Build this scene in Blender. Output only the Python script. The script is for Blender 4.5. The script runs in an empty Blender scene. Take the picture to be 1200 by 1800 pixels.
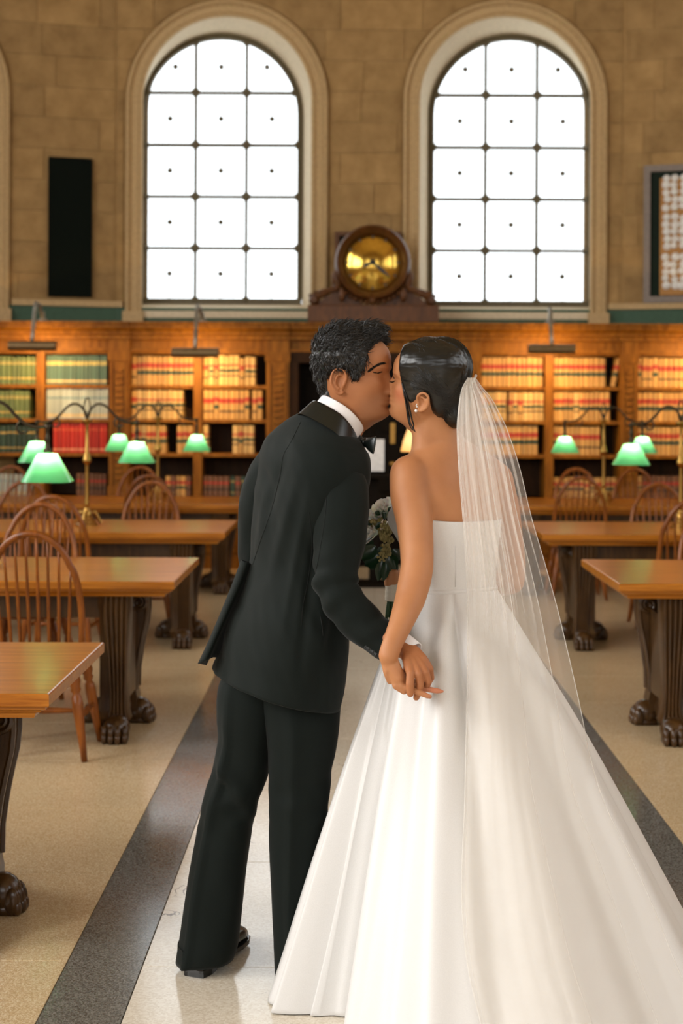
import bpy, bmesh, math, random
from mathutils import Vector, Matrix, noise
import numpy as np

random.seed(7)
SC = bpy.context.scene
COL = SC.collection
PI = math.pi

# ------------------------------------------------------------------ camera, world, light, exposure
FPX, CX, CY, CAMH = 2500.0, 617.0, 722.0, 1.55      # the photograph as 1200 x 1800
ROLL = math.radians(0.25)
cam_d = bpy.data.cameras.new('camera'); cam = bpy.data.objects.new('camera', cam_d); COL.objects.link(cam)
cam_d.sensor_fit = 'VERTICAL'; cam_d.sensor_height = 36.0; cam_d.lens = 50.0
cam_d.shift_x = -(CX - 600.0) / 1800.0; cam_d.shift_y = -(900.0 - CY) / 1800.0
cam.matrix_world = Matrix.Translation((0, 0, CAMH)) @ Matrix.Rotation(PI / 2, 4, 'X') @ Matrix.Rotation(ROLL, 4, 'Z')
cam_d.dof.use_dof = True; cam_d.dof.focus_distance = 3.8; cam_d.dof.aperture_fstop = 3.4
cam_d.clip_end = 200
SC.camera = cam

wd = bpy.data.worlds.new('overcast_sky'); SC.world = wd; wd.use_nodes = True
bg = wd.node_tree.nodes['Background']
bg.inputs['Color'].default_value = (0.93, 0.97, 1.0, 1); bg.inputs['Strength'].default_value = 2.3
SC.view_settings.view_transform = 'Standard'; SC.view_settings.look = 'None'
SC.view_settings.gamma = 1.0; SC.view_settings.use_curve_mapping = False
SC.view_settings.exposure = 0.33

def area_light(name, loc, rot, sx, sy, power, color):
    l = bpy.data.lights.new(name, 'AREA'); l.shape = 'RECTANGLE'; l.size = sx; l.size_y = sy
    l.energy = power; l.color = color
    o = bpy.data.objects.new(name, l); COL.objects.link(o); o.location = loc; o.rotation_euler = rot
    return o
# area lights added to boost daylight from the tall windows beside the camera
for i, (y, p) in enumerate(((-5.2, 230), (-1.2, 290), (2.8, 220), (6.8, 170))):
    area_light('daylight_boost', (-6.05, y, 4.6), (0, -math.radians(82), 0), 3.6, 2.2, p, (1.0, 0.98, 0.95))
for y, p in ((-1.2, 45), (2.8, 45)):
    area_light('daylight_boost', (6.4, y, 4.6), (0, math.radians(82), 0), 3.6, 2.2, p, (1.0, 0.97, 0.93))
area_light('daylight_boost', (0.2, -9.0, 4.8), (math.radians(78), 0, 0), 7.0, 4.5, 150, (1.0, 0.98, 0.96))  # rear fill light added behind the camera, hanging in the open hall without a window

def W(px, py, d):
    """A point of the place at distance d that the photograph shows at pixel (px, py)."""
    dx, dy = px - CX, py - CY
    u = dx * math.cos(ROLL) + dy * math.sin(ROLL); v = -dx * math.sin(ROLL) + dy * math.cos(ROLL)
    return Vector((u * d / FPX, d, CAMH - v * d / FPX))

# ------------------------------------------------------------------ mesh helpers
class MB:
    def __init__(s): s.v = []; s.f = []
    def add(s, vs, fs):
        o = len(s.v); s.v += [tuple(p) for p in vs]; s.f += [tuple(i + o for i in f) for f in fs]; return s
    def box(s, x0, x1, y0, y1, z0, z1):
        vs = [(x, y, z) for z in (z0, z1) for y in (y0, y1) for x in (x0, x1)]
        return s.add(vs, [(0, 2, 3, 1), (4, 5, 7, 6), (0, 1, 5, 4), (2, 6, 7, 3), (0, 4, 6, 2), (1, 3, 7, 5)])
    def cbox(s, x0, x1, y0, y1, z0, z1, c):
        """box with its upper and lower rims chamfered"""
        r = []
        for z, k in ((z0, c), (z0 + c, 0), (z1 - c, 0), (z1, c)):
            r.append([(x0 + k, y0 + k, z), (x1 - k, y0 + k, z), (x1 - k, y1 - k, z), (x0 + k, y1 - k, z)])
        return s.loft(r)
    def loft(s, rings, caps=True, closed=True):
        n = len(rings[0]); vs = [p for r in rings for p in r]; fs = []
        m = n if closed else n - 1
        for i in range(len(rings) - 1):
            for j in range(m):
                k = (j + 1) % n
                fs.append((i * n + j, i * n + k, (i + 1) * n + k, (i + 1) * n + j))
        if caps and closed:
            fs.append(tuple(range(n - 1, -1, -1))); b = (len(rings) - 1) * n; fs.append(tuple(range(b, b + n)))
        return s.add(vs, fs)
    def lathe(s, prof, n=20, c=(0, 0, 0), sx=1.0, sy=1.0, axis='Z'):
        rings = []
        for r, z in prof:
            ring = []
            for k in range(n):
                a = 2 * PI * k / n
                x, y = r * math.cos(a) * sx, r * math.sin(a) * sy
                if axis == 'Z': p = (c[0] + x, c[1] + y, c[2] + z)
                elif axis == 'Y': p = (c[0] + x, c[1] + z, c[2] - y)
                else: p = (c[0] + z, c[1] + x, c[2] + y)
                ring.append(p)
            rings.append(ring)
        return s.loft(rings)
    def tube(s, pts, rad, n=8, caps=True, flat=1.0):
        pts = [Vector(p) for p in pts]
        if not hasattr(rad, '__len__'): rad = [rad] * len(pts)
        t0 = (pts[1] - pts[0]).normalized()
        up = Vector((0, 0, 1)) if abs(t0.z) < 0.9 else Vector((0, 1, 0))
        nrm = (up - t0 * up.dot(t0)).normalized(); rings = []
        for i, p in enumerate(pts):
            t = (pts[min(i + 1, len(pts) - 1)] - pts[max(i - 1, 0)])
            t = t.normalized() if t.length > 1e-9 else t0
            nrm = nrm - t * nrm.dot(t)
            nrm = nrm.normalized() if nrm.length > 1e-6 else t.orthogonal().normalized()
            b = t.cross(nrm)
            rings.append([p + (nrm * math.cos(2 * PI * k / n) * flat + b * math.sin(2 * PI * k / n)) * rad[i] for k in range(n)])
        return s.loft(rings, caps)
    def prism(s, poly, a0, a1, axis='Y'):
        """polygon in the plane across `axis`, extruded from a0 to a1"""
        def P(u, w, a): return {'Y': (u, a, w), 'X': (a, u, w), 'Z': (u, w, a)}[axis]
        n = len(poly)
        vs = [P(u, w, a0) for u, w in poly] + [P(u, w, a1) for u, w in poly]
        fs = [tuple(range(n)), tuple(range(2 * n - 1, n - 1, -1))]
        fs += [(i, i + n, (i + 1) % n + n, (i + 1) % n) for i in range(n)]
        return s.add(vs, fs)
    def ell(s, c, r, rot=None, nu=16, nv=10):
        c = Vector(c); vs = [c + (rot @ Vector((0, 0, -r[2])) if rot else Vector((0, 0, -r[2])))]
        for i in range(1, nv):
            t = -PI / 2 + PI * i / nv
            for j in range(nu):
                a = 2 * PI * j / nu
                p = Vector((r[0] * math.cos(t) * math.cos(a), r[1] * math.cos(t) * math.sin(a), r[2] * math.sin(t)))
                vs.append(c + (rot @ p if rot else p))
        vs.append(c + (rot @ Vector((0, 0, r[2])) if rot else Vector((0, 0, r[2]))))
        fs = []; L = len(vs) - 1
        for j in range(nu):
            k = (j + 1) % nu
            fs.append((0, 1 + k, 1 + j)); fs.append((L, L - nu + j, L - nu + k))
            for i in range(nv - 2):
                fs.append((1 + i * nu + j, 1 + i * nu + k, 1 + (i + 1) * nu + k, 1 + (i + 1) * nu + j))
        return s.add(vs, fs)
    def cap(s, p0, p1, r0, r1, n=14):
        """tapered capsule"""
        p0 = Vector(p0); p1 = Vector(p1); t = (p1 - p0).normalized(); P = []; R = []
        for k in range(6):
            a = PI / 2 * (k + 0.15) / 6; P.append(p0 - t * r0 * math.cos(a)); R.append(r0 * math.sin(a))
        P.append(p0); R.append(r0); P.append(p1); R.append(r1)
        for k in range(5, -1, -1):
            a = PI / 2 * (k + 0.15) / 6; P.append(p1 + t * r1 * math.cos(a)); R.append(r1 * math.sin(a))
        # avoid duplicate directions: plain rings about the axis
        nrm = t.orthogonal().normalized(); b = t.cross(nrm)
        return s.loft([[p + (nrm * math.cos(2 * PI * k / n) + b * math.sin(2 * PI * k / n)) * r for k in range(n)] for p, r in zip(P, R)])
    def grid(s, rows):
        return s.loft(rows, caps=False, closed=False)
    def mesh(s, name, smooth=False, fix=True):
        me = bpy.data.meshes.new(name); me.from_pydata(s.v, [], s.f)
        if fix:
            bm = bmesh.new(); bm.from_mesh(me); bmesh.ops.recalc_face_normals(bm, faces=bm.faces); bm.to_mesh(me); bm.free()
        if smooth: me.polygons.foreach_set('use_smooth', [True] * len(me.polygons))
        me.update(); return me

OFF = {}
def tag(o, label=None, cat=None, group=None, kind=None):
    if label: o['label'] = label
    if cat: o['category'] = cat
    if group: o['group'] = group
    if kind: o['kind'] = kind
    return o
def thing(name, label, cat, loc=(0, 0, 0), group=None):
    o = bpy.data.objects.new(name, None); COL.objects.link(o); o.location = loc; o.empty_display_size = 0.1
    OFF[o.name] = Vector(loc); return tag(o, label, cat, group)
def put(name, mesh, mat, parent=None, loc=None):
    o = bpy.data.objects.new(name, mesh); COL.objects.link(o)
    if mat is not None and not mesh.materials: mesh.materials.append(mat)
    if parent is not None: o.parent = parent
    if loc is not None: o.location = loc
    return o
def part(name, mb, mat, parent=None, smooth=False, local=False, auto=None):
    """link a mesh; coordinates are of the place unless local"""
    off = OFF.get(parent.name, Vector()) if (parent is not None and not local) else Vector()
    if off.length > 0: mb.v = [(x - off.x, y - off.y, z - off.z) for x, y, z in mb.v]
    me = mb.mesh(name, smooth)
    if auto: smooth_by_angle(me, auto)
    o = put(name, me, mat, parent)
    OFF[o.name] = off
    return o
def smooth_by_angle(me, deg=35):
    me.polygons.foreach_set('use_smooth', [True] * len(me.polygons))
    bm = bmesh.new(); bm.from_mesh(me); lim = math.radians(deg)
    for e in bm.edges:
        if len(e.link_faces) == 2 and e.calc_face_angle(0) > lim: e.smooth = False
    bm.to_mesh(me); bm.free()
def struct(o): o['kind'] = 'structure'; return o
def dup(root, loc, rotz=None, label=None, group=None):
    r = root.copy(); COL.objects.link(r); r.location = loc
    if rotz is not None: r.rotation_euler = (0, 0, rotz)
    if label: r['label'] = label
    if group: r['group'] = group
    OFF[r.name] = Vector(loc)
    for ch in list(root.children):
        c = ch.copy(); COL.objects.link(c); c.parent = r
        for g in ch.children:
            d = g.copy(); COL.objects.link(d); d.parent = c
    return r
def bevel(o, w, seg=2):
    m = o.modifiers.new('bevel', 'BEVEL'); m.width = w; m.segments = seg; m.limit_method = 'ANGLE'; return o

# ------------------------------------------------------------------ materials
def node_mat(name):
    m = bpy.data.materials.new(name); m.use_nodes = True; nt = m.node_tree
    return m, nt, nt.nodes['Principled BSDF']
def N(nt, t, **kw):
    n = nt.nodes.new(t)
    for k, v in kw.items():
        if k in n.inputs: n.inputs[k].default_value = v
        else: setattr(n, k, v)
    return n
def setp(b, **kw):
    for k, v in kw.items():
        b.inputs[k.replace('_', ' ')].default_value = v
def rgb(h):
    """sRGB 0-255 triple to linear"""
    return tuple(((c / 255) / 12.92 if c / 255 <= 0.04045 else ((c / 255 + 0.055) / 1.055) ** 2.4) for c in h) + (1.0,)
def ramp(nt, stops, fac):
    r = nt.nodes.new('ShaderNodeValToRGB'); el = r.color_ramp.elements
    while len(el) < len(stops): el.new(0.5)
    for e, (p, c) in zip(el, stops): e.position = p; e.color = c
    nt.links.new(fac, r.inputs['Fac']); return r.outputs['Color']
def plain(name, col, rough=0.5, metal=0.0, **kw):
    m, nt, b = node_mat(name)
    n = N(nt, 'ShaderNodeTexNoise', Scale=35.0, Detail=3.0); tc = N(nt, 'ShaderNodeTexCoord')
    nt.links.new(tc.outputs['Object'], n.inputs['Vector'])
    c0 = tuple(x * 0.88 for x in col[:3]) + (1,); c1 = tuple(min(1, x * 1.1) for x in col[:3]) + (1,)
    nt.links.new(ramp(nt, [(0.3, c0), (0.7, c1)], n.outputs['Fac']), b.inputs['Base Color'])
    setp(b, Roughness=rough, Metallic=metal, **kw); return m
def wood(name, c_dark, c_light, rough=0.3, scale=(3, 40, 40), coat=0.3, rnd=0.0, spec=0.3):
    m, nt, b = node_mat(name); tc = N(nt, 'ShaderNodeTexCoord'); mp = N(nt, 'ShaderNodeMapping'); mp.inputs['Scale'].default_value = scale
    nt.links.new(tc.outputs['Object'], mp.inputs['Vector'])
    n = N(nt, 'ShaderNodeTexNoise', Scale=1.0, Detail=6.0, Roughness=0.62, Distortion=0.8); nt.links.new(mp.outputs[0], n.inputs['Vector'])
    c = ramp(nt, [(0.3, c_dark), (0.72, c_light)], n.outputs['Fac'])
    if rnd:
        oi = N(nt, 'ShaderNodeObjectInfo'); hs = N(nt, 'ShaderNodeHueSaturation'); mr = N(nt, 'ShaderNodeMapRange')
        mr.inputs['To Min'].default_value = 1 - rnd; mr.inputs['To Max'].default_value = 1 + rnd
        nt.links.new(oi.outputs['Random'], mr.inputs['Value']); nt.links.new(mr.outputs[0], hs.inputs['Value']); nt.links.new(c, hs.inputs['Color']); c = hs.outputs[0]
    nt.links.new(c, b.inputs['Base Color'])
    bp = N(nt, 'ShaderNodeBump', Strength=0.08, Distance=0.004); nt.links.new(n.outputs['Fac'], bp.inputs['Height']); nt.links.new(bp.outputs[0], b.inputs['Normal'])
    setp(b, Roughness=rough, Coat_Weight=coat, Coat_Roughness=0.12, Specular_IOR_Level=spec); return m
M = {}
M['oak_top'] = wood('varnished_oak_tabletop', rgb((132, 72, 12)), rgb((190, 120, 36)), 0.28, (2.5, 45, 45), 0.22, 0.05)
M['walnut'] = wood('dark_carved_oak', rgb((46, 29, 11)), rgb((80, 53, 23)), 0.32, (30, 30, 4), 0.25)
M['chair'] = wood('reddish_chair_wood', rgb((96, 48, 10)), rgb((150, 84, 24)), 0.35, (20, 20, 4), 0.1, 0.12)
M['case'] = wood('honey_oak_bookcase', rgb((98, 56, 12)), rgb((146, 94, 30)), 0.5, (20, 20, 3), 0.0, 0.0, 0.12)
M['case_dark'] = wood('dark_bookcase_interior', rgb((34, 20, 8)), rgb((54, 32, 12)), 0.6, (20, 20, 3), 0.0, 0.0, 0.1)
M['door_wood'] = wood('nearly_black_door_wood', rgb((14, 10, 6)), rgb((24, 17, 10)), 0.6, (20, 20, 3), 0.0, 0.0, 0.06)
M['clock_wood'] = wood('brown_clock_wood', rgb((66, 38, 15)), rgb((102, 62, 27)), 0.45, (25, 25, 6), 0.05, 0.0, 0.2)
M['brass'] = plain('aged_brass', rgb((164, 126, 66)), 0.34, 1.0)
M['iron'] = plain('dark_bronze_arm', rgb((64, 56, 42)), 0.42, 0.85)
M['fixture'] = plain('picture_light_bronze', rgb((120, 98, 66)), 0.45, 0.7)
M['steel'] = plain('grey_steel_arm', rgb((150, 145, 132)), 0.4, 0.7)
M['window_bar'] = plain('window_bar_bronze', rgb((86, 76, 52)), 0.6, 0.0)
M['gold'] = plain('gilt_dial', rgb((208, 170, 78)), 0.13, 1.0)
M['ink'] = plain('black_enamel', rgb((22, 22, 18)), 0.4)
M['slate'] = plain('black_slate_tablet', rgb((10, 16, 11)), 0.9, Specular_IOR_Level=0.1)
M['paper'] = plain('white_paper', rgb((226, 222, 218)), 0.6)
def stone_mat():
    m, nt, b = node_mat('warm_sandstone'); tc = N(nt, 'ShaderNodeTexCoord'); oi = N(nt, 'ShaderNodeObjectInfo')
    n = N(nt, 'ShaderNodeTexNoise', Scale=5.0, Detail=6.0, Roughness=0.6); nt.links.new(tc.outputs['Object'], n.inputs['Vector'])
    c = ramp(nt, [(0.3, rgb((132, 102, 58))), (0.7, rgb((160, 128, 80)))], n.outputs['Fac'])
    hs = N(nt, 'ShaderNodeHueSaturation'); mr = N(nt, 'ShaderNodeMapRange'); mr.inputs['To Min'].default_value = 0.88; mr.inputs['To Max'].default_value = 1.1
    nt.links.new(oi.outputs['Random'], mr.inputs['Value']); nt.links.new(mr.outputs[0], hs.inputs['Value']); nt.links.new(c, hs.inputs['Color'])
    nt.links.new(hs.outputs[0], b.inputs['Base Color'])
    n2 = N(nt, 'ShaderNodeTexNoise', Scale=60.0, Detail=4.0); nt.links.new(tc.outputs['Object'], n2.inputs['Vector'])
    bp = N(nt, 'ShaderNodeBump', Strength=0.25, Distance=0.003); nt.links.new(n2.outputs['Fac'], bp.inputs['Height']); nt.links.new(bp.outputs[0], b.inputs['Normal'])
    setp(b, Roughness=0.85); return m
M['stone'] = stone_mat()
M['jamb'] = plain('pale_limestone_reveal', rgb((206, 190, 160)), 0.8)
M['arch'] = plain('limestone_archivolt', rgb((178, 150, 106)), 0.8)
M['green_marble'] = plain('green_marble_band', rgb((62, 86, 68)), 0.6, Specular_IOR_Level=0.2)
M['plaster'] = plain('warm_vault_plaster', rgb((190, 165, 120)), 0.9)
def glass_mat(name, tint, refl):
    m, nt, b = node_mat(name); out = nt.nodes['Material Output']; nt.nodes.remove(b)
    tr = N(nt, 'ShaderNodeBsdfTransparent'); tr.inputs['Color'].default_value = tint
    gl = N(nt, 'ShaderNodeBsdfGlossy', Roughness=0.05); mx = N(nt, 'ShaderNodeMixShader'); mx.inputs[0].default_value = refl
    n = N(nt, 'ShaderNodeTexNoise', Scale=6.0); hs = N(nt, 'ShaderNodeHueSaturation'); hs.inputs['Color'].default_value = (0.9, 0.9, 0.9, 1)
    nt.links.new(n.outputs['Fac'], hs.inputs['Saturation']); nt.links.new(hs.outputs[0], gl.inputs['Color'])
    nt.links.new(tr.outputs[0], mx.inputs[1]); nt.links.new(gl.outputs[0], mx.inputs[2]); nt.links.new(mx.outputs[0], out.inputs['Surface']); return m
M['pane'] = glass_mat('pale_window_glass', (0.97, 0.98, 0.98, 1), 0.03)
def terrazzo(name, c0, c1, c2, scale, rough, spec=0.5, cracks=False):
    m, nt, b = node_mat(name); tc = N(nt, 'ShaderNodeTexCoord'); geo = N(nt, 'ShaderNodeNewGeometry')
    v = N(nt, 'ShaderNodeTexVoronoi', Scale=scale); nt.links.new(geo.outputs['Position'], v.inputs['Vector'])
    sp = N(nt, 'ShaderNodeSeparateColor'); nt.links.new(v.outputs['Color'], sp.inputs[0])
    c = ramp(nt, [(0.1, c0), (0.5, c1), (0.9, c2)], sp.outputs[0])
    n = N(nt, 'ShaderNodeTexNoise', Scale=1.3, Detail=5.0); nt.links.new(geo.outputs['Position'], n.inputs['Vector'])
    oi = N(nt, 'ShaderNodeObjectInfo'); ad = N(nt, 'ShaderNodeMath', operation='MULTIPLY_ADD'); ad.inputs[1].default_value = 0.12; nt.links.new(oi.outputs['Random'], ad.inputs[0]); nt.links.new(n.outputs['Fac'], ad.inputs[2])
    mr = N(nt, 'ShaderNodeMapRange'); mr.inputs['From Min'].default_value = 0.3; mr.inputs['From Max'].default_value = 0.85; mr.inputs['To Min'].default_value = 0.9; mr.inputs['To Max'].default_value = 1.08
    nt.links.new(ad.outputs[0], mr.inputs['Value']); hs = N(nt, 'ShaderNodeHueSaturation'); nt.links.new(mr.outputs[0], hs.inputs['Value']); nt.links.new(c, hs.inputs['Color'])
    col = hs.outputs[0]
    if cracks:
        v2 = N(nt, 'ShaderNodeTexVoronoi', Scale=2.3, feature='DISTANCE_TO_EDGE'); n3 = N(nt, 'ShaderNodeTexNoise', Scale=5.0, Detail=6.0)
        mxv = N(nt, 'ShaderNodeMix', data_type='VECTOR'); mxv.inputs['Factor'].default_value = 0.25
        nt.links.new(geo.outputs['Position'], n3.inputs['Vector']); nt.links.new(geo.outputs['Position'], mxv.inputs[4]); nt.links.new(n3.outputs['Color'], mxv.inputs[5]); nt.links.new(mxv.outputs[1], v2.inputs['Vector'])
        n4 = N(nt, 'ShaderNodeTexNoise', Scale=6.0, Detail=2.0); nt.links.new(geo.outputs['Position'], n4.inputs['Vector'])
        th = N(nt, 'ShaderNodeMapRange'); th.inputs['From Min'].default_value = 0.55; th.inputs['From Max'].default_value = 0.68; th.inputs['To Min'].default_value = 0.0; th.inputs['To Max'].default_value = 0.006
        nt.links.new(n4.outputs['Fac'], th.inputs['Value']); lt = N(nt, 'ShaderNodeMath', operation='LESS_THAN'); nt.links.new(v2.outputs['Distance'], lt.inputs[0]); nt.links.new(th.outputs[0], lt.inputs[1])
        mx = N(nt, 'ShaderNodeMix', data_type='RGBA'); mx.inputs[7].default_value = rgb((112, 92, 70)); nt.links.new(lt.outputs[0], mx.inputs['Factor']); nt.links.new(col, mx.inputs[6]); col = mx.outputs[2]
    nt.links.new(col, b.inputs['Base Color'])
    n5 = N(nt, 'ShaderNodeTexNoise', Scale=3.0, Detail=4.0); nt.links.new(geo.outputs['Position'], n5.inputs['Vector'])
    r = N(nt, 'ShaderNodeMapRange'); r.inputs['To Min'].default_value = rough - 0.06; r.inputs['To Max'].default_value = rough + 0.08; nt.links.new(n5.outputs['Fac'], r.inputs['Value']); nt.links.new(r.outputs[0], b.inputs['Roughness'])
    b.inputs['Specular IOR Level'].default_value = spec; return m
M['aisle'] = terrazzo('cream_aisle_stone', rgb((206, 194, 174)), rgb((216, 206, 188)), rgb((224, 216, 200)), 160.0, 0.14, 0.8, True)
M['strip'] = terrazzo('dark_grey_border_terrazzo', rgb((66, 66, 62)), rgb((94, 94, 89)), rgb((122, 121, 115)), 260.0, 0.15, 0.8)
M['terrazzo'] = terrazzo('tan_terrazzo', rgb((176, 150, 110)), rgb((196, 170, 130)), rgb((212, 194, 162)), 300.0, 0.18, 0.6)
M['grout'] = plain('floor_joint', rgb((112, 100, 82)), 0.9)
# ------------------------------------------------------------------ floor
HC = 0.21                                            # centre line of the hall
fl = part('floor', MB().box(-6.6, 7.0, -12.5, 16.0, -0.25, -0.015), M['grout']); struct(fl)
def slab_mesh(name, w, l):
    mb = MB(); g = 0.0011; c = 0.0010
    mb.loft([[(-w/2+g, -l/2+g, -0.016), (w/2-g, -l/2+g, -0.016), (w/2-g, l/2-g, -0.016), (-w/2+g, l/2-g, -0.016)],
             [(-w/2+g, -l/2+g, -c), (w/2-g, -l/2+g, -c), (w/2-g, l/2-g, -c), (-w/2+g, l/2-g, -c)],
             [(-w/2+g+c, -l/2+g+c, 0), (w/2-g-c, -l/2+g+c, 0), (w/2-g-c, l/2-g-c, 0), (-w/2+g+c, l/2-g-c, 0)]])
    return mb.mesh(name)
def lay(name, x0, x1, cols, y0, y1, ln, mat, shift=0.0):
    w = (x1 - x0) / cols; me = slab_mesh(name, w, ln); me.materials.append(mat)
    for c in range(cols):
        y = y0 + ((c % 2) * shift)
        while y < y1:
            put(name, me, None, fl, (x0 + w * (c + 0.5), y + ln / 2, 0)); y += ln
lay('aisle_slab', -0.575, 0.98, 2, 1.2, 14.0, 0.92, M['aisle'], 0.4)
lay('border_slab', -0.79, -0.575, 1, 1.42, 14.0, 0.645, M['strip'])
lay('border_slab', 0.98, 1.197, 1, 1.2, 14.0, 0.645, M['strip'])
lay('terrazzo_slab', -4.63, -0.79, 4, 1.72, 14.2, 0.76, M['terrazzo'])
lay('terrazzo_slab', 1.197, 5.037, 4, 1.5, 14.2, 0.76, M['terrazzo'])
sfl = MB()
for x0, x1, y0, y1 in ((-6.6, -4.632, -12.5, 15), (5.04, 7.0, -12.5, 15), (-4.63, -0.792, -12.5, 1.71), (1.2, 5.037, -12.5, 1.49)):
    sfl.box(x0, x1, y0, y1, -0.016, -0.0004)
part('terrazzo_field', sfl, M['terrazzo'], fl)
part('aisle_field', MB().box(-0.788, 1.195, -12.5, 1.19, -0.016, -0.0004), M['aisle'], fl)

# ------------------------------------------------------------------ walls with arched openings
def opening_half(op, z):
    sc, half, zb, zs = op
    if z < zb or z > zs + half: return 0.0
    return half if z <= zs else math.sqrt(max(0.0, half * half - (z - zs) ** 2))
def rows_for(ops, z0, z1, extra=()):
    zs = {z0, z1}
    for sc, half, zb, zsp in ops:
        zs |= {zb, zsp}
        for k in range(1, 19): zs.add(zsp + half * math.sin(PI / 2 * k / 18))
    zs |= set(extra)
    return sorted(z for z in zs if z0 - 1e-9 <= z <= z1 + 1e-9)
def wall_mesh(mb, ops, s0, s1, z0, z1, T, back):
    """front face (and back face at depth `back`) of a wall in (s, z), split at each opening"""
    ops = sorted(ops); zs = rows_for(ops, z0, z1)
    for a, b in zip(zs[:-1], zs[1:]):
        if b - a < 1e-6: continue
        e = min(1e-5, (b - a) / 4); cuts0 = [s0]; cuts1 = [s0]
        for op in ops:
            for c, z in ((cuts0, a + e), (cuts1, b - e)):
                h = opening_half(op, z); c += [op[0] - h, op[0] + h]
        cuts0.append(s1); cuts1.append(s1)
        for k in range(0, len(cuts0), 2):
            q = [(cuts0[k], a), (cuts0[k + 1], a), (cuts1[k + 1], b), (cuts1[k], b)]
            for d in (0.0, back):
                mb.add([T(s, d, z) for s, z in q], [(0, 1, 2, 3)])
    return mb
def arch_path(sc, r, zb, zs, n=28):
    P = [(sc - r, zb), (sc - r, (zb + zs) / 2)]
    for k in range(n + 1):
        a = PI - PI * k / n; P.append((sc + r * math.cos(a), zs + r * math.sin(a)))
    return P + [(sc + r, (zb + zs) / 2), (sc + r, zb)]

WY = 14.6
AL = math.radians(15)
XL, XR = -2.42, 2.78
def T_mid(s, d, z): return (s, WY + d, z)
def T_left(s, d, z):    # s runs away from the corner to the left
    return (XL - s * math.cos(AL) - d * math.sin(AL), WY - s * math.sin(AL) + d * math.cos(AL), z)
def T_right(s, d, z):
    return (XR + s * math.cos(AL) + d * math.sin(AL), WY - s * math.sin(AL) + d * math.cos(AL), z)
ZB, ZS, RO = 2.50, 4.72, 1.03
W1 = (-1.285, 0.865, 2.545, 4.72); W2 = (1.565, 0.875, 2.545, 4.72)
S3 = 2.10
W3 = (S3, 0.865, 2.545, 4.72)
wm = struct(part('wall_end', wall_mesh(MB(), [W1, W2], XL, XR, 0, 9.5, T_mid, 0.42), M['stone']))
wl = struct(part('wall_end_left', wall_mesh(MB(), [W3], 0, 4.1, 0, 9.5, T_left, 0.42), M['stone']))
wr = struct(part('wall_end_right', wall_mesh(MB(), [(2.2, 0.865, 2.545, 4.72)], 0, 4.1, 0, 9.5, T_right, 0.42), M['stone']))

def stone_blocks(parent, ops, s0, s1, z0, z1, T, seed, skip=()):
    rnd = random.Random(seed); H = 0.315; row = 0; z = z0
    while z < z1 - 0.05:
        zt = min(z + H, z1); zz = [z + 0.004 + (zt - z - 0.008) * k / 8 for k in range(9)]
        ivs = []; prev = s0
        for op in sorted(ops): ivs.append((prev, op[0], None, op)); prev = op[0]
        ivs.append((prev, s1, None, None)); lo = None
        for i, (a, b, _, rop) in enumerate(ivs):
            lop = ivs[i - 1][3] if i else None
            L = [a + (opening_half(lop, q) if lop else 0) for q in zz]; R = [b - (opening_half(rop, q) if rop else 0) for q in zz]
            x = a - rnd.uniform(0.1, 0.7)
            while x < b:
                w = rnd.uniform(0.62, 1.0); l = [max(p, x + 0.004) for p in L]; r = [min(p, x + w - 0.004) for p in R]
                ok = [k for k in range(9) if r[k] - l[k] > 0.012]
                if len(ok) >= 2:
                    poly = [(l[k], zz[k]) for k in ok] + [(r[k], zz[k]) for k in reversed(ok)]
                    n = len(poly); c = (sum(p[0] for p in poly) / n, sum(p[1] for p in poly) / n)
                    mb = MB(); pr = 0.007 + rnd.uniform(0, 0.004)
                    vs = [T(s, 0.002, q) for s, q in poly] + [T(s, -pr, q) for s, q in poly]
                    mb.add(vs, [tuple(range(n, 2 * n))] + [(j, (j + 1) % n, (j + 1) % n + n, j + n) for j in range(n)])
                    part('stone_block', mb, M['stone'], parent)
                x += w
        z = zt; row += 1
EX = 0.03
stone_blocks(wm, [(W1[0], RO + EX, 2.4, 4.72), (W2[0], RO + EX, 2.4, 4.72)], XL + 0.02, XR - 0.02, 2.62, 7.1, T_mid, 1)
stone_blocks(wl, [(S3, RO + EX, 2.4, 4.72)], 0.02, 3.2, 2.62, 7.1, T_left, 2)
stone_blocks(wr, [(2.2, RO + EX, 2.4, 4.72)], 0.02, 3.2, 2.62, 7.1, T_right, 3)

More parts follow.
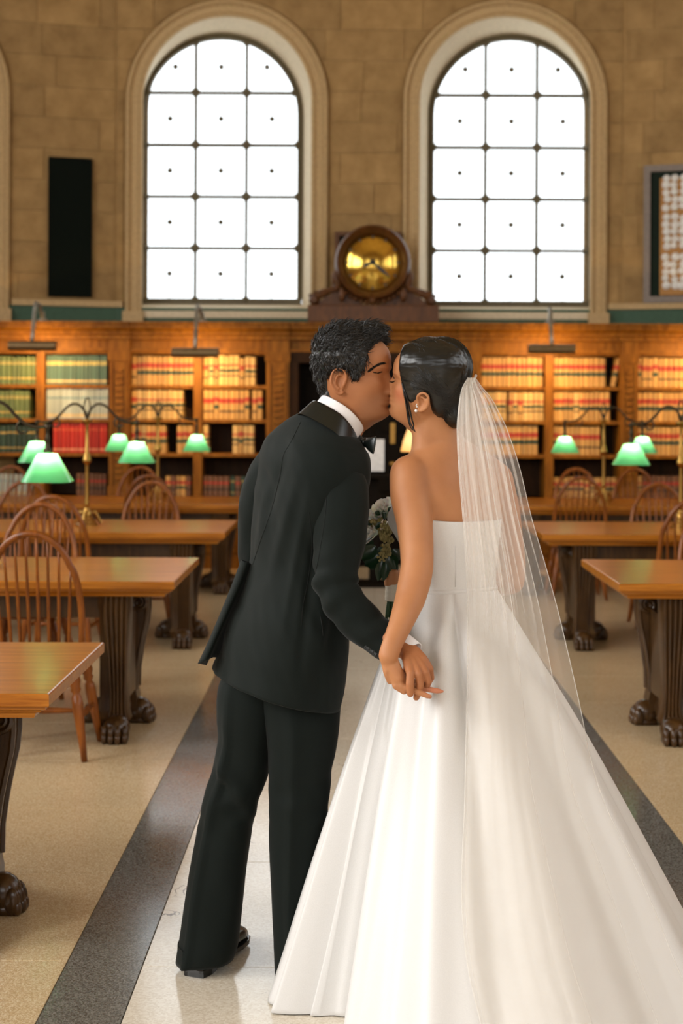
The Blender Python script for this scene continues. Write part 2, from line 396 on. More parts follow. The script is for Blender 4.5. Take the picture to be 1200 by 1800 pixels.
PROF = [(0.865, 0.01), (0.865, -0.045), (0.885, -0.055), (0.905, -0.045), (0.915, -0.025), (0.975, -0.025), (0.985, -0.05), (1.005, -0.07), (1.03, -0.06), (1.035, 0.01)]
def make_window(name, op, glass, T, gz=0.40):
    """op: front opening (s centre, half, bottom, spring); glass: (s centre, half, bottom, spring)"""
    root = struct(thing(name, None, None, T(op[0], 0, op[2])))
    # stone surround
    rows = []
    for r, d in PROF:
        rr = r - 0.865 + op[1]; rows.append([T(s, d, z) for s, z in arch_path(op[0], rr, 2.44, op[3])])
    part('archivolt', MB().grid(rows), M['arch'], root, smooth=False, auto=40)
    pl = MB()
    for sg in (-1, 1):
        c = op[0] + sg * (op[1] + 0.085)
        a = [T(c + k, d, z) for z in (2.36, 2.56) for k, d in ((-0.105, 0.02), (0.105, 0.02), (0.105, -0.085), (-0.105, -0.085))]
        pl.loft([a[:4], a[4:]])
    part('plinth_block', pl, M['arch'], root)
    A = arch_path(op[0], op[1], op[2], op[3]); B = arch_path(glass[0], glass[1] + 0.055, glass[2] - 0.03, glass[3])
    mb = MB(); mb.grid([[T(s, 0.0, z) for s, z in A], [T(s, gz, z) for s, z in B]])
    part('reveal', mb, M['jamb'], root, auto=40)
    sill = MB(); a0, a1, b0, b1 = op[0] - op[1], op[0] + op[1], glass[0] - glass[1] - 0.1, glass[0] + glass[1] + 0.1
    sill.loft([[T(a0 - 0.02, -0.03, op[2] - 0.05), T(a1 + 0.02, -0.03, op[2] - 0.05), T(b1, gz + 0.05, op[2] - 0.05), T(b0, gz + 0.05, op[2] - 0.05)],
               [T(a0 - 0.02, -0.03, op[2] + 0.02), T(a1 + 0.02, -0.03, op[2] + 0.02), T(b1, gz + 0.05, glass[2] - 0.03), T(b0, gz + 0.05, glass[2] - 0.03)]])
    part('window_sill', sill, M['jamb'], root)
    gc, gh, gb, gs = glass
    rows = []
    for r, d in ((gh, gz + 0.03), (gh, gz - 0.035), (gh + 0.02, gz - 0.045), (gh + 0.06, gz - 0.03), (gh + 0.06, gz + 0.03)):
        rows.append([T(s, d, z) for s, z in arch_path(gc, r, gb, gs)])
    f = part('window_frame', MB().grid(rows), M['window_bar'], root, auto=40)
    mb = MB(); a = [T(s, d, z) for z in (gb - 0.05, gb + 0.012) for s, d in ((gc - gh - 0.05, gz - 0.04), (gc + gh + 0.05, gz - 0.04), (gc + gh + 0.05, gz + 0.04), (gc - gh - 0.05, gz + 0.04))]
    part('bottom_rail', mb.loft([a[:4], a[4:]]), M['window_bar'], root)
    g = (gc, gh, gb - 1, gs)
    xs = [gc - gh, gc - gh / 3, gc + gh / 3, gc + gh]; zs = [gb, gb + 0.542, gb + 1.084, gb + 1.628, gb + 2.178, gs + gh]
    for x in xs[1:3]:
        mb = MB(); zt = gs + math.sqrt(gh * gh - (x - gc) ** 2)
        a = [T(x + k, d, z) for z in (gb, zt) for k, d in ((-0.017, gz - 0.03), (0.017, gz - 0.03), (0.017, gz + 0.02), (-0.017, gz + 0.02))]
        part('mullion', mb.loft([a[:4], a[4:]]), M['window_bar'], root)
    for z in zs[1:5]:
        h = opening_half(g, z)
        a = [T(gc + sg * h, d, z + k) for sg in (-1, 1) for k, d in ((-0.017, gz - 0.03), (0.017, gz - 0.03), (0.017, gz + 0.02), (-0.017, gz + 0.02))]
        part('transom', MB().loft([a[:4], a[4:]]), M['window_bar'], root)
    def stud(nm, s, z, r, n, parent, ph=0.0):
        mb = MB(); rg = []
        for rr, d in ((r, gz - 0.028), (r, gz - 0.036), (r * 0.6, gz - 0.05), (r * 0.2, gz - 0.056)):
            rg.append([T(s + rr * math.cos(2 * PI * k / n + ph), d, z + rr * math.sin(2 * PI * k / n + ph)) for k in range(n)])
        part(nm, mb.loft(rg), M['window_bar'], parent)
    for z in zs[1:5]:
        for x in xs[1:3]: stud('rosette', x, z, 0.066, 4, root)
        h = opening_half(g, z)
        for sg in (-1, 1): stud('rosette', gc + sg * (h - 0.004), z, 0.045, 4, root)
    for x in xs[1:3]:
        stud('rosette', x, gb + 0.008, 0.045, 4, root); stud('rosette', x, gs + math.sqrt(gh * gh - (x - gc) ** 2), 0.045, 4, root)
    for c in range(3):
        for r in range(5):
            n = 16 if r >= 3 else 1; L = []; R = []
            for k in range(n + 1):
                z = zs[r] + (min(zs[r + 1], gs + gh - 0.002) - zs[r]) * k / n; h = opening_half(g, z)
                l, q = max(xs[c], gc - h), min(xs[c + 1], gc + h)
                if q - l > 0.004: L.append((l, z)); R.append((q, z))
            poly = L + R[::-1]; m = len(poly)
            mb = MB(); mb.add([T(s, gz, z) for s, z in poly] + [T(s, gz + 0.006, z) for s, z in poly], [tuple(range(m)), tuple(range(2 * m - 1, m - 1, -1))] + [(j, j + m, (j + 1) % m + m, (j + 1) % m) for j in range(m)])
            pn = part('pane', mb, M['pane'], root)
            sx, sz = (xs[c] + xs[c + 1]) / 2, (zs[r] + zs[min(r + 1, 5)]) / 2
            if r == 4: sz = zs[4] + 0.27
            if r == 4 and c != 1: sx = gc + (c - 1) * gh * 0.60
            stud('stud', sx, sz, 0.032, 8, pn)
            if r < 4 or c == 1:
                # the little spurs half way along each bar
                for ex, ez in ((sx, zs[r] + 0.0), ):
                    stud('spur', ex, ez, 0.02, 6, pn)
    return root
make_window('window_1', W1, (-1.382, 0.803, 2.714, 4.655), T_mid)
make_window('window_2', W2, (1.672, 0.812, 2.70, 4.65), T_mid)
make_window('window_3', W3, (S3 + 0.08, 0.803, 2.714, 4.655), T_left)
make_window('window_4', (2.2, 0.865, 2.545, 4.72), (2.28, 0.803, 2.714, 4.655), T_right)

# string course and green marble band above the bookcases
for nm, T, s0, s1, par, ops in (('mid', T_mid, XL, XR, wm, [W1[0], W2[0]]), ('left', T_left, 0, 3.6, wl, [S3]), ('right', T_right, 0, 3.6, wr, [2.2])):
    cuts = [s0] + [q for o in ops for q in (o - 1.06, o + 1.06)] + [s1]
    for a, b in zip(cuts[::2], cuts[1::2]):
        if b - a < 0.02: continue
        q = [T(s, d, z) for z in (2.60, 2.66) for s, d in ((a, 0.01), (b, 0.01), (b, -0.045), (a, -0.045))]
        part('string_course', MB().loft([q[:4], q[4:]]), M['arch'], par)
    q = [T(s, d, z) for z in (2.30, 2.598) for s, d in ((s0, 0.01), (s1, 0.01), (s1, -0.02), (s0, -0.02))]
    part('marble_band', MB().loft([q[:4], q[4:]]), M['green_marble'], par)

# the rest of the hall around and behind the camera
SX0, SX1 = T_left(4.08, 0, 0)[0], T_right(4.08, 0, 0)[0]; SY = WY - 4.08 * math.sin(AL)
side_ops = [(-10.0 + 4.0 * k, 1.25, 2.7, 5.3) for k in range(6)]
struct(part('wall_left', wall_mesh(MB(), side_ops, -12.5, SY, 0, 9.5, lambda s, d, z: (SX0 - d, s, z), 0.4), M['stone']))
struct(part('wall_right', wall_mesh(MB(), side_ops, -12.5, SY, 0, 9.5, lambda s, d, z: (SX1 + d, s, z), 0.4), M['stone']))
struct(part('wall_back', wall_mesh(MB(), [(-2.8, 1.25, 2.7, 5.3), (0.2, 1.25, 2.7, 5.3), (3.2, 1.25, 2.7, 5.3)], SX0 - .4, SX1 + .4, 0, 9.5, lambda s, d, z: (s, -12.2 - d, z), 0.3), M['stone']))
rows = []
for k in range(25):
    a = PI * k / 24; cx = (SX0 + SX1) / 2; hw = (SX1 - SX0) / 2 + 0.4
    rows.append([(cx - hw * math.cos(a), y, 9.0 + 3.6 * math.sin(a)) for y in (-12.6, 15.3)])
struct(part('ceiling', MB().grid(rows), M['plaster'], smooth=True))
rows = []
mb = MB(); poly = [((SX0 + SX1) / 2 - hw * math.cos(PI * k / 24), 9.0 + 3.6 * math.sin(PI * k / 24)) for k in range(25)]
poly = [(poly[0][0], 8.8)] + poly + [(poly[-1][0], 8.8)]
struct(part('wall_end_upper', MB().prism(poly, 15.05, 15.2), M['stone']))
struct(part('wall_back_upper', MB().prism(poly, -12.6, -12.5), M['stone']))

# ------------------------------------------------------------------ tablets on the wall
def slab_on(T, s0, s1, z0, z1, d0, d1, mb=None):
    mb = mb or MB(); q = [T(s, d, z) for z in (z0, z1) for s, d in ((s0, d0), (s1, d0), (s1, d1), (s0, d1))]
    return mb.loft([q[:4], q[4:]])
def s_left(px):   # distance along the left wall where the photograph shows column px
    k = (px - CX) / FPX; return (XL - k * WY) / (math.cos(AL) - k * math.sin(AL))
def s_right(px):
    k = (px - CX) / FPX; return (k * WY - XR) / (math.cos(AL) + k * math.sin(AL))
def z_at(py, y): return CAMH - (py - CY) * y / FPX
a, b = s_left(160), s_left(83)
ya = WY - (a + b) / 2 * math.sin(AL)
t = thing('wall_tablet', 'tall black slate tablet hung on the stone wall left of the arched window', 'tablet', T_left((a + b) / 2, -0.03, z_at(522, ya)))
part('tablet_face', slab_on(T_left, a + 0.012, b - 0.012, z_at(519, ya), z_at(286, ya), -0.014, -0.052), M['slate'], t)
mb = MB()
for s0, s1, z0, z1 in ((a, b, z_at(524, ya), z_at(519, ya)), (a, b, z_at(286, ya), z_at(281, ya)), (a, a + 0.02, z_at(519, ya), z_at(286, ya)), (b - 0.02, b, z_at(519, ya), z_at(286, ya))):
    slab_on(T_left, s0, s1, z0, z1, -0.012, -0.06, mb)
part('tablet_rim', mb, M['slate'], t)

a, b = s_right(1130), s_right(1130) + 0.92
yb = WY - (a + 0.2) * math.sin(AL); z0, z1 = z_at(530, yb), z_at(289, yb)
t = thing('ornamental_panel', 'framed openwork panel of pale rosettes and gilt on the wall at far right', 'panel', T_right((a + b) / 2, -0.03, z0))
M['panel_frame'] = plain('grey_lilac_marble_frame', rgb((128, 118, 110)), 0.7, Specular_IOR_Level=0.2)
M['panel_dark'] = plain('dark_green_inlay', rgb((24, 34, 27)), 0.8, Specular_IOR_Level=0.1)
M['panel_gilt'] = plain('dull_gilt_ground', rgb((150, 104, 44)), 0.5, 0.3)
M['panel_pale'] = plain('pale_rosette_glass', rgb((214, 212, 206)), 0.25)
mb = MB(); fw = 0.065
for q in ((a, a + fw, z0, z1), (b - fw, b, z0, z1), (a + fw, b - fw, z0, z0 + fw), (a + fw, b - fw, z1 - fw, z1)): slab_on(T_right, q[0], q[1], q[2], q[3], -0.012, -0.06, mb)
part('frame', mb, M['panel_frame'], t)
part('inlay', slab_on(T_right, a + fw, b - fw, z0 + fw, z1 - fw, -0.012, -0.026), M['panel_dark'], t)
part('gilt_ground', slab_on(T_right, a + 0.16, b - 0.16, z0 + fw + 0.01, z1 - 0.13, -0.02, -0.032), M['panel_gilt'], t)
rnd = random.Random(5); zz = z0 + 0.16
rme = {}
for k in range(3):
    zc0 = z0 + 0.14 + k * 0.40; i = 0
    for iz in range(5):
        for ix in range(7):
            s = a + 0.225 + ix * 0.082 + rnd.uniform(-0.01, 0.01); z = zc0 + 0.03 + iz * 0.074 + rnd.uniform(-0.01, 0.01)
            r = 0.041 + rnd.uniform(-0.006, 0.004); mb = MB()
            mb.loft([[T_right(s + rr * math.cos(2 * PI * j / 8), d, z + rr * math.sin(2 * PI * j / 8)) for j in range(8)] for rr, d in ((r, -0.03), (r, -0.038), (r * 0.55, -0.05), (r * 0.15, -0.053))])
            part('rosette', mb, M['panel_pale'], t)
# ------------------------------------------------------------------ bookcases
BY = 14.0
def bx(px): return (px - CX) * BY / FPX
SHELF = [0.70, 1.124, 1.46, 1.796]; ZTOP = 2.10; SB = BY + 0.34
CASES = [('left_outer', bx(-68), bx(193), bx(71)), ('left_inner', bx(228), bx(468), bx(347.5)), ('right_inner', bx(844), bx(1089), bx(965)), ('right_outer', bx(1119), bx(1364), bx(1242))]
CASE_LABEL = {'left_outer': 'oak bookcase of green, blue and red books at the far left', 'left_inner': 'oak bookcase of tan law books behind the groom, left of the dark doorway',
              'right_inner': 'oak bookcase of tan law books right of the bride behind her veil', 'right_outer': 'oak bookcase of tan law books at the far right edge'}
def pilaster(mb, x0, x1):
    mb.box(x0, x1, BY - 0.05, BY + 0.36, 0.70, 2.245); w = x1 - x0
    mb.box(x0 - 0.01, x1 + 0.01, BY - 0.07, BY, 2.03, 2.12); mb.box(x0 - 0.008, x1 + 0.008, BY - 0.075, BY, 0.70, 0.80)
def fret(root, x0, x1):
    w = x1 - x0; m = MB()
    for k in (0.12, 0.80): m.box(x0 + w * k, x0 + w * (k + 0.08), BY - 0.066, BY - 0.05, 0.82, 2.01)
    part('pilaster_bead', m, M['case'], root)
    m = MB(); z = 0.86
    while z < 1.97:
        m.box(x0 + w * 0.30, x0 + w * 0.70, BY - 0.062, BY - 0.05, z, z + 0.035); m.box(x0 + w * 0.36, x0 + w * 0.64, BY - 0.07, BY - 0.06, z + 0.008, z + 0.027); z += 0.062
    part('pilaster_carving', m, M['case'], root)
PIL = {'left_outer': [(bx(-103), bx(-68))], 'left_inner': [(bx(193), bx(228)), (bx(468), bx(508))], 'right_inner': [(bx(806), bx(844)), (bx(1089), bx(1119))], 'right_outer': [(bx(1364), bx(1394))]}
for nm, x0, x1, xs in CASES:
    t = thing('bookcase', CASE_LABEL[nm], 'bookcase', ((x0 + x1) / 2, BY, 0), 'oak bookcases along the end wall')
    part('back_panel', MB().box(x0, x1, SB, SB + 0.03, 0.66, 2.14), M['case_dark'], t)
    for z in SHELF:
        part('shelf', MB().box(x0, xs - 0.042, BY + 0.02, SB, z - 0.035, z), M['case'], t)
        part('shelf', MB().box(xs + 0.042, x1, BY + 0.02, SB, z - 0.035, z), M['case'], t)
    part('stile', MB().box(xs - 0.042, xs + 0.042, BY - 0.005, SB, 0.66, 2.12), M['case'], t)
    for a, b in PIL[nm]:
        m = MB(); pilaster(m, a, b); part('pilaster', m, M['case'], t); fret(t, a, b)
    part('frieze', MB().box(x0 - 0.001, x1 + 0.001, BY + 0.01, SB + 0.03, 2.10, 2.245), M['case'], t)
    xa = min([x0] + [q[0] for q in PIL[nm]]); xb = max([x1] + [q[1] for q in PIL[nm]])
    base = MB().box(xa, xb, BY - 0.09, SB, 0.12, 0.665); base.box(xa, xb, BY - 0.11, SB, 0.0, 0.12)
    part('base_cabinet', base, M['case'], t)
    part('ledge', MB().cbox(xa, xb, BY - 0.13, SB, 0.665, 0.70, 0.008), M['case'], t)
    n = 3; w = (x1 - x0) / n
    for k in range(n):
        d = part('cabinet_door', MB().cbox(x0 + w * k + 0.02, x0 + w * (k + 1) - 0.02, BY - 0.105, BY - 0.085, 0.16, 0.62, 0.004), M['case'], t)
        part('door_panel', MB().cbox(x0 + w * k + 0.08, x0 + w * (k + 1) - 0.08, BY - 0.113, BY - 0.1, 0.22, 0.56, 0.004), M['case'], d)
t = thing('bookcase_cornice', 'long moulded oak cornice running over the bookcases and the dark doorway', 'cornice', (HC, BY, 2.245))
prof = [(0.0, 2.245), (-0.07, 2.245), (-0.07, 2.275), (-0.10, 2.29), (-0.10, 2.31), (-0.16, 2.35), (-0.16, 2.375), (-0.18, 2.385), (-0.18, 2.41), (0.5, 2.41), (0.5, 2.245)]
XC0, XC1 = bx(-103), bx(1394)
part('moulding', MB().prism([(BY + u, z) for u, z in prof], XC0, XC1, 'X'), M['case'], t)
m = MB()
for px in (-85, 210, 488, 825, 1104, 1379):
    x = bx(px); m.prism([(BY + u - 0.022, z) for u, z in prof[:9]] + [(BY + 0.0, 2.41)], x - 0.12, x + 0.12, 'X')
part('cornice_break', m, M['case'], t)
m = MB(); m.box(XC0, XC1, BY - 0.035, BY + 0.01, 2.125, 2.15); part('frieze_bead', m, M['case'], t)

# dark doorway between the bookcases
X0, X1 = bx(508), bx(806); xc = (X0 + X1) / 2
dr = struct(thing('door_1', None, None, (xc, BY + 0.3, 0)))
part('door_frame', MB().box(X0, X0 + 0.09, BY - 0.03, BY + 0.4, 0, 2.12).box(X1 - 0.09, X1, BY - 0.03, BY + 0.4, 0, 2.12).box(X0 + 0.09, X1 - 0.09, BY - 0.03, BY + 0.4, 2.02, 2.12), M['case_dark'], dr)
part('frieze', MB().box(X0, X1, BY + 0.01, SB + 0.03, 2.12, 2.245), M['case'], dr)
for k, sg in enumerate((-1, 1)):
    a, b = (X0 + 0.09, xc - 0.004) if sg < 0 else (xc + 0.004, X1 - 0.09)
    lf = part('door_leaf', MB().box(a, b, BY + 0.28, BY + 0.325, 0.005, 2.02), M['door_wood'], dr)
    for z0, z1 in ((0.15, 0.62), (0.74, 1.22), (1.34, 1.9)):
        for q in (0, 1):
            w = (b - a) / 2; part('door_panel', MB().cbox(a + w * q + 0.06, a + w * (q + 1) - 0.06, BY + 0.262, BY + 0.282, z0, z1, 0.006), M['door_wood'], lf)
    kx = xc + (0.03 + 0.16 * (sg > 0) if sg > 0 else -0.06)
    if sg > 0: q_ = W(690, 760, BY + 0.27).x; part('push_plate', MB().cbox(q_ - 0.024, q_ + 0.024, BY + 0.256, BY + 0.263, 1.22, 1.43, 0.002), M['brass'], lf)
    kb = MB(); kb.lathe([(0.026, 0.0), (0.026, -0.006), (0.012, -0.012), (0.012, -0.04), (0.028, -0.05), (0.032, -0.066), (0.024, -0.082), (0.006, -0.086)], 14, (kx, BY + 0.28, 1.02), axis='Y')
    part('door_knob', kb, M['brass'], lf, smooth=True)

# ------------------------------------------------------------------ books
def book_mat(name, base, bands, rough=0.6):
    """spine cloth with printed bands; bands: (z from, z to, colour) in 0-1 of the height"""
    m, nt, b = node_mat(name); tc = N(nt, 'ShaderNodeTexCoord'); sx = N(nt, 'ShaderNodeSeparateXYZ'); nt.links.new(tc.outputs['Generated'], sx.inputs[0])
    oi = N(nt, 'ShaderNodeObjectInfo')
    stops = [(0.0, base)]; last = 0.0
    for z0, z1, c in bands: stops += [(z0, c), (z1, base)]
    r = nt.nodes.new('ShaderNodeValToRGB'); r.color_ramp.interpolation = 'CONSTANT'; el = r.color_ramp.elements
    while len(el) < len(stops): el.new(0.5)
    for e, (p, c) in zip(el, stops): e.position = p; e.color = c
    nt.links.new(sx.outputs['Z'], r.inputs['Fac'])
    hs = N(nt, 'ShaderNodeHueSaturation'); mr = N(nt, 'ShaderNodeMapRange'); mr.inputs['To Min'].default_value = 0.72; mr.inputs['To Max'].default_value = 1.15
    nt.links.new(oi.outputs['Random'], mr.inputs['Value']); nt.links.new(mr.outputs[0], hs.inputs['Value']); nt.links.new(r.outputs[0], hs.inputs['Color'])
    nt.links.new(hs.outputs[0], b.inputs['Base Color']); setp(b, Roughness=rough); return m
RED, GRN, BLK, CRM = rgb((168, 52, 30)), rgb((44, 62, 44)), rgb((40, 32, 24)), rgb((214, 190, 140))
tan = rgb((188, 142, 76)); tan2 = rgb((200, 162, 98)); gold = rgb((214, 176, 90))
M['book_law'] = book_mat('tan_law_book', tan, [(0.36, 0.50, GRN), (0.60, 0.76, RED)])
M['book_law_b'] = book_mat('tan_law_book_black_band', tan2, [(0.30, 0.35, BLK), (0.44, 0.54, GRN), (0.64, 0.70, RED)])
M['book_law_c'] = book_mat('tan_law_book_red_label', tan, [(0.24, 0.30, BLK), (0.55, 0.72, RED)])
M['book_green'] = book_mat('green_cloth_book', rgb((92, 106, 62)), [(0.2, 0.24, gold), (0.70, 0.82, rgb((150, 140, 80)))])
M['book_dkgreen'] = book_mat('dark_green_cloth_book', rgb((42, 62, 46)), [(0.16, 0.19, gold), (0.72, 0.76, gold)])
M['book_blue'] = book_mat('blue_green_cloth_book', rgb((84, 112, 100)), [(0.08, 0.16, CRM), (0.66, 0.80, rgb((190, 176, 112)))])
M['book_pale'] = book_mat('pale_blue_paper_book', rgb((178, 186, 178)), [(0.06, 0.16, CRM), (0.66, 0.72, rgb((120, 150, 158)))])
M['book_red'] = book_mat('red_cloth_book', rgb((178, 40, 22)), [(0.08, 0.14, rgb((220, 150, 110))), (0.74, 0.78, rgb((200, 90, 50)))])
M['book_brown'] = book_mat('brown_leather_book', rgb((108, 70, 42)), [(0.3, 0.38, BLK), (0.6, 0.72, RED)])
BM = {}
def book_mesh(w, h, key):
    k = (round(w, 3), round(h, 3), key)
    if k in BM: return BM[k]
    mb = MB(); d = 0.21; g = 0.004
    # rounded spine towards the room, boards proud of the page block
    prof = [(-w / 2, 0.012), (-w / 2 + 0.004, 0.004), (-w / 4, 0.0005), (0, -0.001), (w / 4, 0.0005), (w / 2 - 0.004, 0.004), (w / 2, 0.012), (w / 2, d), (w / 2 - g, d), (w / 2 - g, 0.02), (-w / 2 + g, 0.02), (-w / 2 + g, d), (-w / 2, d)]
    mb.prism(prof, 0, h, 'Z')
    mb.box(-w / 2 + g, w / 2 - g, 0.018, d - 0.008, 0.005, h - 0.006)
    me = mb.mesh('book'); me.materials.append(M[key]); BM[k] = me; return me
rb = random.Random(11)
NB = [0]
def book_row(x0, x1, z, h, mats, label, group, fill=1.0, w=(0.045, 0.055), gap=None, lean=True, dh=0.006, start=0.0):
    main = rb.choice(mats); x = x0 + 0.006 + start; end = x0 + (x1 - x0) * fill
    while True:
        bw = round(rb.uniform(*w) / 0.003) * 0.003; bh = h - round(rb.uniform(0, dh) / 0.004) * 0.004
        if x + bw > end - 0.004: break
        if gap and gap[0] <= x - x0 < gap[1] - 1e-4: x = x0 + gap[1]; continue
        if x + bw > 4.0: break
        if x + bw > -3.75:
            o = put('book', book_mesh(bw, bh, main if rb.random() < 0.8 or len(set(mats)) < 2 else rb.choice(mats)), None, None, (x + bw / 2, BY + 0.035 + rb.uniform(0, 0.014), z)); NB[0] += 1
            tag(o, label, 'book', group)
        x += bw + 0.0015
LAW = ['book_law', 'book_law', 'book_law_b', 'book_law_c']
c = {n: (a, b, s) for n, a, b, s in CASES}
def halves(n): a, b, s = c[n]; return (a, s - 0.042), (s + 0.042, b)
(l0, l1) = halves('left_outer')
book_row(*l0, SHELF[3], 0.275, ['book_green'], 'olive green cloth book on the top shelf at the left edge', 'olive books, top shelf far left')
book_row(*l0, SHELF[2], 0.275, ['book_green'], 'olive green cloth book on the second shelf at the left edge', 'olive books, second shelf far left', 0.93)
book_row(*l0, SHELF[1], 0.265, ['book_dkgreen'], 'dark green cloth book on the third shelf at the left edge', 'dark green books, third shelf far left')
book_row(*l0, SHELF[0], 0.21, ['book_pale', 'book_brown'], 'pale worn book on the bottom shelf at the left edge', 'pale books, bottom shelf far left', 0.97, w=(0.035, 0.05))
book_row(*l1, SHELF[3], 0.29, ['book_blue'], 'blue green cloth book with gilt bands on the top shelf above pale blue books', 'blue green books, top shelf', 0.965, w=(0.03, 0.04))
book_row(*l1, SHELF[2], 0.30, ['book_pale'], 'pale blue paper-bound book on the shelf above the red books', 'pale blue books, second shelf', w=(0.024, 0.033))
book_row(*l1, SHELF[1], 0.30, ['book_red'], 'bright red cloth book on the shelf behind the brass lamp post', 'red books, third shelf', w=(0.036, 0.046), start=0.07)
book_row(*l1, SHELF[0], 0.22, ['book_brown', 'book_law_c', 'book_dkgreen'], 'worn brown book on the bottom shelf below the red books', 'brown books, bottom shelf far left', w=(0.035, 0.05), start=0.3)
(l0, l1) = halves('left_inner')
book_row(*l0, SHELF[3], 0.285, LAW, 'tan law book on the brightly lit top shelf left of the picture light arm', 'law books, top shelf left of the bronze picture light')
book_row(*l0, SHELF[2], 0.285, LAW, 'tan law book with red label on the second shelf, left column behind the groom', 'law books, second shelf left column', 0.9)
book_row(*l0, SHELF[1], 0.275, LAW, 'tan law book on the third shelf behind the middle green lampshade', 'law books, third shelf left column', 1.0, gap=(0.33, 0.46))
book_row(*l0, SHELF[0], 0.2, LAW + ['book_brown'], 'short tan law book on the bottom shelf behind the chairs by the groom', 'law books, bottom shelf left column', 1.0, gap=(0.0, 0.35))
book_row(*l1, SHELF[3], 0.30, LAW, 'tan law book on the top shelf right of the picture light arm behind the groom', 'law books, top shelf right column', 0.86, dh=0.035)
book_row(*l1, SHELF[2], 0.29, LAW, 'tan law book with red label on the second shelf, right column behind the groom', 'law books, second shelf right column', 1.0, gap=(0.44, 0.49))
book_row(*l1, SHELF[1], 0.28, LAW, 'tall tan book standing on the nearly empty third shelf by the groom', 'law books, third shelf right column', 0.9, gap=(0.05, 0.30))
book_row(*l1, SHELF[0], 0.2, ['book_brown', 'book_dkgreen', 'book_law_b'], 'short dark book on the bottom shelf by the groom shoulder', 'books, bottom shelf right column', 0.95, gap=(0.22, 0.28))
(l0, l1) = halves('right_inner')
book_row(*l0, SHELF[3], 0.29, ['book_law'], 'tan law book on the lit top shelf between the bride and the bronze picture light', 'law books, top shelf beside the bride')
book_row(*l0, SHELF[2], 0.28, LAW, 'tan law book on the second shelf seen past the veil', 'law books, second shelf beside the veil', 1.0, gap=(0.22, 0.28))
book_row(*l0, SHELF[1], 0.285, LAW, 'tan law book on the third shelf left of the right green lampshades', 'law books, third shelf beside the veil', 0.95)
book_row(*l1, SHELF[3], 0.29, ['book_law'], 'tan law book on the top shelf right of the right-hand bronze picture light', 'law books, top shelf right of the picture light', 0.86)
book_row(*l1, SHELF[2], 0.285, LAW, 'tan law book on the second shelf above the right green lampshades', 'law books, second shelf over the right lampshades', 0.92)
book_row(*l1, SHELF[1], 0.28, LAW, 'tan law book on the third shelf behind the right green lampshades', 'law books, third shelf behind the right lampshades', 0.8)
book_row(*l1, SHELF[0], 0.2, LAW, 'short tan law book on the bottom shelf behind the right-hand chairs', 'law books, bottom shelf right')
(l0, l1) = halves('right_outer')
for sh, h, nm in ((3, 0.29, 'top'), (2, 0.285, 'second'), (1, 0.28, 'third'), (0, 0.22, 'bottom')):
    book_row(*l0, SHELF[sh], h, LAW if sh else LAW + ['book_brown'], 'tan law book on the %s shelf at the right edge of the picture' % nm, 'law books, %s shelf far right' % nm)
# one leaning book at the end of the lit top row, right
lb = put('book', book_mesh(0.045, 0.28, 'book_law'), None, None, (l0[0], 0, 0))
xr = halves('right_inner')[1]; lb.location = (xr[0] + (xr[1] - xr[0]) * 0.87 + 0.028, BY + 0.04, SHELF[3] + 0.005); lb.rotation_euler = (0, math.radians(12), 0)
tag(lb, 'tan law book leaning against the row at the end of the right-hand top shelf', 'book')

